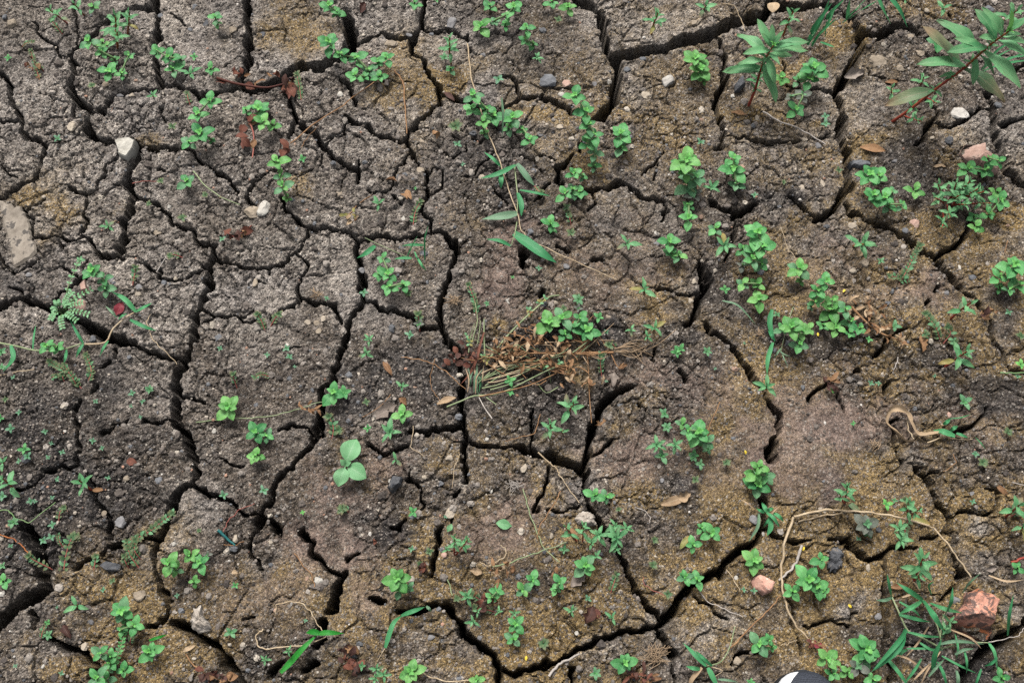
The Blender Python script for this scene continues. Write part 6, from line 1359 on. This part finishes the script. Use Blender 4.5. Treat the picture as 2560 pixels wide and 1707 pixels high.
slab('dark slate stone at the lower right on ochre soil', 'I', [(1040,640),(1075,640),(1112,690),(1100,780),(1040,812),(1000,780),(1015,700)], .016, 'slate', bevel=.22, rough_=.14, seed=14, facet=7)
slab('salmon flat stone chip under the feathery weed, larger', 'D', [(495,490),(540,480),(595,520),(590,575),(540,590),(500,540)], .010, 'pink', bevel=.25, seed=15, facet=2)
slab('salmon stone chip under the feathery weed, upper one', 'D', [(550,400),(590,370),(600,430),(650,460),(640,500),(570,460)], .010, 'pink', bevel=.25, seed=16, facet=2)
slab('pinkish buff stone above the round-leaved weed at right edge', 'C', [(1895,1070),(1930,1015),(2065,1008),(2050,1070),(2130,1120),(2165,1190),(2080,1200),(1960,1130)], .030, 'pink', bevel=.25, seed=17, facet=4)
slab('dark slate flake at the upper right plate edge', 'C', [(1150,1120),(1290,1100),(1310,1125),(1230,1155),(1165,1145)], .010, 'bluegrey', bevel=.25, seed=18, facet=1)
slab('dark wedge stone under the tall lance-leaved weed', 'C', [(370,590),(425,535),(445,590),(400,640),(370,640)], .016, 'slate', bevel=.3, seed=19, facet=2)
slab('charcoal flake with straight edges at lower left', 'G', [(690,770),(745,740),(830,755),(820,800),(740,805)], .012, 'slate', bevel=.2, seed=21, facet=1)
slab('dark faceted stone on ochre mud at lower centre left', 'H', [(330,240),(365,150),(430,160),(420,215),(360,275)], .022, 'slate', bevel=.3, seed=22, facet=4)
slab('pale crumbly crust lump at bottom left', 'G', [(1310,1180),(1330,1060),(1385,1030),(1385,1100),(1440,1160),(1455,1210),(1370,1228)], .020, 'crust', bevel=.5, rough_=.10, seed=23, facet=3)
slab('pale crust block beside the crack at lower centre', 'H', [(1600,440),(1660,390),(1730,420),(1750,490),(1690,500),(1620,480)], .018, 'crust', bevel=.4, rough_=.09, seed=24, facet=3)
for row in [
('pale knobby stone at the foot of the red dead leaves','A',1805,1425,48,62,'white',20),('tan wood-like stone beside the pale knobby one','A',1725,1455,58,44,'tan',0),('cream lump by the crack at upper left','A',497,868,36,40,'cream',0),('round grey pebble on the crust at upper left','A',1590,205,30,30,'tan',0),('black pebble on the ochre patch at upper left','A',1800,238,26,24,'slate',0),('dark oval pebble at upper left','A',1410,165,22,34,'slate',0),('bluish pebble beside the wide crack at top left','A',1095,110,24,20,'bluegrey',0),('lichened tan stone at the top left corner','A',80,165,44,40,'tan',0),('pale chip wedged in the crack by the dead sprig','A',1890,490,28,18,'white',30),('grey pebble on the plate edge at upper left','A',822,655,28,16,'grey',0),('cream pebble on the plate edge at upper left','A',900,652,24,18,'cream',0),('pale round pebble left of the single sprig','A',725,580,26,26,'tan',0),('bone pebble by the wide left crack','A',300,1348,22,16,'cream',0),('white pebble by the straw at far left','A',2325,650,26,26,'white',0),('buff pebble at upper left, right of the rusty stalk','A',2320,1335,40,36,'tan',0),('pale stone on the crack edge at top left','A',1300,205,20,16,'bluegrey',0),
('smooth grey stone at the upper centre','B',1420,560,66,52,'bluegrey',10),('pink pebble beside the smooth grey stone','B',1545,575,36,28,'pink',0),('white elongated stone at upper right of centre','B',2240,555,62,46,'chalk',-50),('cream angular stone below the white elongated one','B',2100,655,44,32,'cream',35),('pale grey stone behind the rust-stemmed weed','B',763,165,44,50,'grey',0),('grey pebble left of the upper centre','B',980,378,22,22,'grey',0),('pale pebble below the pink pebble','B',1512,650,28,22,'white',0),('cream pebble at the edge of the arched crack','B',1505,870,28,22,'cream',0),('buff flat stone on the upper plate','B',348,305,48,28,'tan',0),('grey pebble bridging the crack near the top','B',470,240,28,16,'grey',25),('tan clod on the crumbly ground at upper centre','B',550,1165,30,26,'tan',0),('tan round pebble by the straw at upper centre','B',560,970,22,18,'tan',0),('grey round pebble right of the weed chain','B',1370,920,24,20,'grey',0),('small slate pebble beside the wide top crack','B',2070,408,28,24,'bluegrey',0),('slate pebble on the plate below the wide top crack','B',1960,475,26,22,'bluegrey',0),('grey pebble on the upper centre plate','B',1740,575,20,24,'grey',0),('white pebble on the plate rim at upper centre','B',1832,560,26,22,'white',0),('buff pebble on the lower edge of the straw grass','B',975,1215,28,26,'cream',0),('white pebble at lower left of the straw','B',430,1500,20,24,'white',0),
('rough tan-grey stone at the upper right plate','C',1345,430,68,54,'tan',0),('white chalky stone by the right edge crack','C',1910,775,68,52,'chalk',15),('black pebble at the right, below the chalky stone','C',1840,960,42,36,'slate',20),('tan pebble right of the rough tan-grey stone','C',1515,470,36,30,'tan',0),('white oval pebble on the right plate','C',972,1255,26,34,'cream',0),('buff pebble beside the crack at right','C',830,1285,28,24,'cream',0),('cream pebble under the grey stick','C',528,810,20,24,'cream',0),('white pebble left of the tall weed','C',40,528,22,22,'cream',0),('grey pebble at the end of the grey stick','C',945,998,28,24,'grey',0),('large dull pebble near the leaning weed','C',1640,365,32,28,'tan',0),('white pebble beside the pinkish buff stone','C',2092,1020,26,20,'white',0),('pale pebble on the crack edge below the right plate','C',1180,1545,34,24,'cream',0),('pink flake on the dark soil at right','C',1600,1530,38,34,'pink',0),('cream pebble above the black pebble','C',1725,940,26,18,'cream',0),('grey pebble in the cleft of the right plate','C',850,955,28,14,'cream',0),('brown pebble by the top right crack','C',1575,255,30,24,'tan',0),('white pebble near the top right','C',1685,75,20,22,'cream',0),('slate block at the top right corner','C',2110,65,44,30,'bluegrey',0),('pale pebble by the right edge of the top plate','C',98,160,30,28,'tan',0),('grey pebble on dark soil right of the slate flake','C',1470,1105,26,22,'grey',0),
('rounded pebble in a cluster of four, left one','D',2105,657,28,26,'cream',0),('rounded pebble in a cluster of four, right one','D',2168,657,28,25,'tan',0),('rounded pebble in a cluster of four, top one','D',2210,630,20,24,'cream',0),('rounded pebble in a cluster of four, lowest one','D',2180,713,24,22,'tan',0),('pale blue pebble on the left plate','D',1120,385,22,24,'bluegrey',0),('cream pebble in the thin crack at left','D',1200,352,18,18,'cream',0),('tan pebble on the left plate','D',945,460,24,20,'cream',0),('dark round pebble on the left plate','D',950,415,28,24,'grey',0),('buff pebble on the pale crust at left','D',1745,385,20,32,'tan',0),('dull pebble below the slab stone','D',200,330,26,20,'grey',0),('white pebble on the central left plate','D',1465,1395,20,18,'white',0),('brownish stone at the top of the left plate','D',1075,42,36,20,'tan',0),('dark round pebble by the feathery weed','D',760,355,30,26,'grey',0),('pinkish pebble by the left edge weed','D',405,738,20,18,'pink',0),
('pale pebble on the right side of the centre','E',1545,272,28,22,'grey',0),('white pebble right of the upper centre','E',2165,45,22,20,'white',0),('pale pebble by the weed at right of centre','E',2165,115,22,22,'grey',0),('pinkish bead pebble at the sedge tip','E',1475,520,18,18,'cream',0),('white pebble on the plate below the dry clump','E',1005,1450,16,16,'white',0),('grey-brown pebble near the right of the dry clump','E',1840,615,26,24,'tan',0),('grey flat pebble at the upper centre crack','E',1305,35,32,26,'bluegrey',0),('grey pebble at the crack by the left plate','E',148,300,24,24,'grey',0),
('tan-grey pitted stone beside the red-stemmed rosette at right','F',1258,252,38,38,'tan',0),('cream pebble by the tan-grey pitted stone','F',1185,300,28,22,'cream',0),('buff pebble left of the crack right of centre','F',95,375,28,24,'cream',0),('pale pebble left of the crack right of centre','F',70,505,26,22,'cream',0),('blue-grey pebble on the far right plate','F',2000,348,26,24,'bluegrey',0),('white pebble on the far right plate','F',1912,280,14,24,'white',0),('slate pebble on the far right plate edge','F',1540,25,26,26,'bluegrey',0),('ring-marked grey pebble at right','F',1825,455,22,18,'grey',0),('orange-tan pebble on the right plate','F',1840,1285,20,20,'pink',0),
('mossy brown stone on the ochre plate at bottom left','G',957,965,46,42,'tan',0),('grey embedded stone on the left plate','G',830,470,42,40,'grey',0),('buff pebble in the left crack','G',712,410,20,22,'tan',0),('dark pebble on the grey plate at lower left','G',868,168,26,22,'tan',0),('pale pebble by the teal stick','G',1612,578,22,26,'cream',0),('white pebble pair at lower left, on the plate','G',1190,615,22,18,'white',0),('buff pebble at the bottom left plate edge','G',580,1315,26,30,'cream',0),('white pebble at the left edge','G',113,330,18,18,'white',0),('pale pebble on the brown plate left of centre','G',1850,602,18,16,'cream',0),('white chip near the bottom left corner','G',295,1455,14,18,'white',0),('pale wedge pebble at bottom left','G',625,1150,26,20,'grey',0),
('cream rough stone at lower centre','H',752,398,40,42,'cream',0),('cream oval pebble on the small plates','H',1260,98,26,34,'cream',20),('pale pebble at the top of the lower centre plate','H',748,30,32,20,'cream',0),('brown pebble by the narrow crack','H',710,690,24,22,'pink',0),('pale pebble at the bottom centre plate','H',622,1255,30,22,'grey',0),('white pebble beside the dark faceted stone','H',338,183,16,18,'white',0),('tan pebble on the lower left mud','H',575,162,18,16,'cream',0),('white pebble on the small plates','H',1035,250,16,20,'white',0),('grey pebble by the bottom centre crack','H',960,1255,22,18,'grey',0),('white pebble on the bottom centre plate','H',1620,1225,18,16,'white',0),('tan pebble at the plate edge right of bottom centre','H',1917,948,20,22,'cream',0),('cream pebble by the lance-leaved cluster','H',1445,557,16,22,'cream',0),('grey pebble on the ochre plate right of lower centre','H',2200,185,20,18,'grey',0),
('white pebble beside the pink brick chip','I',384,850,20,18,'white',0),('grey round pebble in the grass crack','I',502,452,34,34,'grey',0),('pale pebble near the dark slate stone','I',1287,780,22,28,'cream',0),('pale round pebble on the lower right plate','I',1352,1110,28,24,'grey',0),('round buff pebble left of the sneaker','I',388,1412,32,28,'tan',0),('grey lump beside the granite stone','I',1885,1000,42,34,'grey',0),('small dark pebble right of the purple weed','I',1362,520,26,20,'slate',0),('cream pebble at the edge of the grass crack','I',568,547,12,18,'white',0),('pale pebble on the far right plate at bottom','I',2000,278,26,28,'grey',0),('buff pebble below the hooped straw top','I',962,378,24,16,'cream',0)]:
    lb, t, x, y, rx, ry, mt, ang = row
    stone(lb, t, x, y, rx, ry, mt, ang, cuts=12 if max(rx, ry) > 36 else 10, sub=3 if max(rx, ry) > 30 else 2)

# ------------------------------------------------------------------ sneaker toe at the bottom edge
def sneaker():
    toe = on('I', 800, 1478); m = mpp('I', 800, 1500)
    ang = math.radians(3)
    e = root_at('sneaker', Vector((toe.x, toe.y, samp(SURF, toe.x, toe.y - .05))))
    e.rotation_euler = (0, 0, ang)
    def half(d):      # half width at distance d behind the toe tip
        return float(np.interp(d, [0, .004, .012, .025, .045, .08, .12, .18, .24, .275, .288, .292], [.001, .018, .032, .041, .047, .050, .049, .038, .035, .031, .018, .001]))
    ds = np.array([0, .002, .005, .010, .017, .027, .04, .06, .085, .12, .16, .20, .24, .265, .28, .288, .292])
    def loft(name, prof, mat, d0=0, d1=1, sh=1.0, seam=None):
        V = []; Fc = []; N = len(prof(0.1))
        dd = [d for d in ds if d0 <= d <= d1]
        for d in dd:
            for px_, pz_ in prof(d): V.append((px_ * half(d) * sh, -d, pz_))
        for i in range(len(dd) - 1):
            for k in range(N - 1): Fc.append((i * N + k, i * N + k + 1, (i + 1) * N + k + 1, (i + 1) * N + k))
        return link(name, np_mesh(name, V, Fc, mat), e)
    up = lambda d: float(np.interp(d, [0, .006, .02, .05, .09, .13, .18, .24, .292], [.018, .034, .044, .054, .064, .078, .088, .092, .095]))
    sole = lambda d: [(-0.97, .0), (-1.03, .006), (-1.04, .016), (-1.0, .024), (-.93, .027), (.93, .027), (1.0, .024), (1.04, .016), (1.03, .006), (.97, .0), (-.97, .0)]
    loft('sole', sole, M['rubber'])
    def upper(d):
        h = up(d); out = []
        for k in range(17):
            a = math.pi * k / 16; c, s = math.cos(a), math.sin(a)
            out.append((.95 * (abs(c) ** .75) * (1 if c > 0 else -1), .022 + (h - .022) * s ** .62))
        return out
    loft('upper', upper, M['mesh_fabric'], 0, .13)
    loft('upper', lambda d: upper(d)[:5], M['mesh_fabric'], .12, 1); loft('upper', lambda d: upper(d)[12:], M['mesh_fabric'], .12, 1)
    loft('insole', lambda d: [(-.9, .03), (0, .032), (.9, .03)], M['mesh_fabric'], .085, .29)
    # white side overlay wrapping the outer half of the toe, 1.5 mm proud
    def overlay(d):
        h = up(d); out = []
        a0 = float(np.interp(d, [0, .004, .012, .03, .06, .1], [.56, .60, .66, .74, .82, .88]))
        for k in range(9):
            a = math.pi * (a0 + (1 - a0) * k / 8); c, s = math.cos(a), math.sin(a)
            out.append((.95 * (abs(c) ** .75) * (1 if c > 0 else -1) * 1.025, .0225 + (h - .022) * s ** .62 + .0012))
        return out
    tv = loft('toe_overlay', overlay, M['white_leather'], 0, .13); tv.parent = [c for c in e.children if c.name.startswith('upper')][0]
    e['label'] = 'toe of a dark mesh sneaker with white overlay at the bottom edge'
    note(e, e['label'], 'shoe', None, 'I', 800, 1500, fixed=True)
M['rubber'] = plain_mat('dark_rubber', [(0.3, (.012, .013, .016)), (0.7, (.03, .032, .036))], 30, .6)
M['white_leather'] = plain_mat('white_leather', [(0.3, (.60, .60, .60)), (0.7, (.76, .76, .76))], 60, .5)
def mesh_fabric():
    m, nt, b, _ = new_mat('dark_mesh_fabric')
    tc = nd(nt, 'ShaderNodeTexCoord'); v = nd(nt, 'ShaderNodeTexVoronoi'); v.inputs['Scale'].default_value = 520; v.inputs['Randomness'].default_value = .25
    nt.links.new(tc.outputs['Object'], v.inputs['Vector'])
    nt.links.new(ramp(nt, v.outputs['Distance'], [(.2, (.006, .007, .010)), (.6, (.040, .045, .058))]), b.inputs['Base Color'])
    b.inputs['Roughness'].default_value = .7; bump(nt, b, v.outputs['Distance'], .6, .0008); return m
M['mesh_fabric'] = mesh_fabric()
sneaker()

# ------------------------------------------------------------------ loose crumbs and fine gravel (too many to count)
def crumbs(name, n, rmin, rmax, sub, pow_, label, pal, keep_crack=0.06):
    rng = np.random.default_rng(91 + n)
    x = rng.uniform(-.95, .95, n * 2); y = rng.uniform(-.02, 1.24, n * 2)
    ix = np.clip(np.searchsorted(GX, x) - 1, 0, NX - 2); iy = np.clip(np.searchsorted(GY, y) - 1, 0, NY - 2)
    f = F[iy, ix]; s = sm[iy, ix]; oz = Z_O[iy, ix]; dz = Z_D[iy, ix]
    clus = np.clip(fbm(x, y, .12, 611, 3) * 2.2 + .55, .08, 1)
    p = np.where(f > .001, clus, keep_crack) * (1 - .8 * s / .58) * (1 - .55 * np.clip(oz, 0, 1)) * (1 + .4 * dz)
    k = rng.random(n * 2) < p; x, y, ix, iy = x[k][:n], y[k][:n], ix[k][:n], iy[k][:n]; n = len(x)
    r = rmin + (rmax - rmin) * rng.random(n) ** pow_
    v0, f0 = ICO[sub]
    V = v0[None] * (1 + .22 * rng.normal(size=(n, len(v0), 1)).clip(-1, 1)) * r[:, None, None]
    V = V * np.stack([rng.uniform(.8, 1.25, n), rng.uniform(.8, 1.25, n), rng.uniform(.6, .9, n)], -1)[:, None]
    z = HGT[iy, ix] + r * .05
    V = V + np.stack([x, y, z], -1)[:, None]
    Fc = (f0[None] + (np.arange(n) * len(v0))[:, None, None]).reshape(-1, 3)
    pal = np.array(pal); wgt = pal[:, 3] / pal[:, 3].sum(); ci = rng.choice(len(pal), n, p=wgt)
    c = pal[ci, :3] * rng.uniform(.75, 1.2, (n, 1))
    A = np.concatenate([np.repeat(c, len(v0), 0), np.ones((n * len(v0), 1))], 1)
    o = link(name, np_mesh(name, V.reshape(-1, 3), Fc, M['crumb'], smooth=False, attr=('tint', A)))
    o['kind'] = 'stuff'; o['label'] = label; o['category'] = 'gravel'
def crumb_mat():
    m, nt, b, _ = new_mat('soil_crumb'); a = nd(nt, 'ShaderNodeAttribute', attribute_name='tint')
    n = noise_tex(nt, 500, 3); c = mixc(nt, 1.0, a.outputs['Color'], ramp(nt, n.outputs[0], [(.3, (.7, .7, .7)), (.7, (1.25, 1.25, 1.25))]), 'MULTIPLY')
    nt.links.new(c, b.inputs['Base Color']); b.inputs['Roughness'].default_value = .92; bump(nt, b, n.outputs[0], .5, .0006); return m
M['crumb'] = crumb_mat()
PAL = [(.115,.096,.080,42),(.060,.050,.043,26),(.19,.16,.135,22),(.27,.235,.20,6),(.40,.345,.28,2.5),(.115,.115,.118,5),(.34,.20,.14,.7),(.50,.46,.41,.8)]
crumbs('soil_crumbs', 42000, .0008, .0028, 1, 2.2, 'loose brown and grey soil crumbs strewn over the plates', PAL)
PAL2 = [(.125,.105,.090,24),(.075,.063,.055,10),(.19,.165,.143,24),(.28,.245,.21,16),(.40,.35,.285,6),(.125,.127,.132,12),(.33,.22,.16,1),(.44,.41,.36,.8)]
crumbs('fine_gravel', 2600, .0022, .0058, 2, 2.4, 'fine grey and buff gravel scattered on the dry soil', PAL2, .01)

# ------------------------------------------------------------------ labels that single each thing out
LM = [('the white angular stone',322,377),('the grey slab stone',45,610),('the red dead sprig',620,212),('the long pale straw',1235,410),('the dry central bundle',1330,890),('the curled dry grass blade',2240,1080),('the pink brick chip',1904,1461),('the red granite stone',2440,1540),('the sneaker toe',1985,1690),('the leaning red-stemmed weed',2340,230),('the tall pale-leaved weed',1900,190),('the white chalky stone',2398,283),('the pinkish buff stone',2426,395),('the smooth grey stone',1369,205),('the hooped straw',2010,1290),('the dark slate stone',2088,1397),('the vivid grass blade',755,1630),('the teal stick',567,1342),('the pale broad-leaved seedling',865,1165),('the pale knobby stone',658,523),('the pale crust lump',505,1555),('the dark faceted stone',991,1211),('the cream papery flake',1690,1247),('the orange-brown dried weed',2194,815),('the crimson leaf',298,772),('the feathery weed',165,772),('the sedge bundle',1195,950),('the round-pebble cluster',783,812),('the grey stick',1985,320),('the hooked tan stalk',690,1615),('the rough tan-grey stone',2192,157),('the brown decayed leaves',875,1655),('the pale crust block',1465,1300),('the tan-leaved dried stalk',1290,1400),('the wide left crack',90,1480),('the broad dark grass blade',1340,620),('the top grass tufts',2070,60),('the slanting brown stalk',850,300),('the bracted flower stalk',640,1045),('the tan husk',1934,20)]
# no two photographs' things share these words: look + where it stands, then rank by distance where needed
def where(px_, py_):
    best = min(LM, key=lambda l: (l[1] - px_) ** 2 + (l[2] - py_) ** 2)
    dx, dy = px_ - best[1], py_ - best[2]
    h = 'left' if dx < 0 else 'right'; v = 'above' if dy < 0 else 'below'
    d = (f'{v} and {h} of' if .45 < abs(dx) / (abs(dy) + 1e-6) < 2.2 else (f'{h} of' if abs(dx) > abs(dy) else v))
    if math.hypot(dx, dy) < 45: d = 'right beside'
    return f'{d} {best[0]}', math.hypot(dx, dy)
groups = {}
for o, look, cat, (px_, py_), fixed in THINGS:
    if fixed: continue
    w, d = where(px_, py_); groups.setdefault((look, w), []).append((d, o))
ORD = ['nearest', 'second nearest', 'third nearest', 'fourth nearest', 'fifth nearest', 'sixth nearest', 'seventh nearest', 'eighth nearest', 'ninth nearest', 'tenth nearest']
for (look, w), lst in groups.items():
    lst.sort(key=lambda q: q[0])
    for i, (d, o) in enumerate(lst):
        o['label'] = f'{look} {w}' + ('' if len(lst) == 1 else f', {ORD[min(i, 9)]}')
bpy.context.view_layer.update()
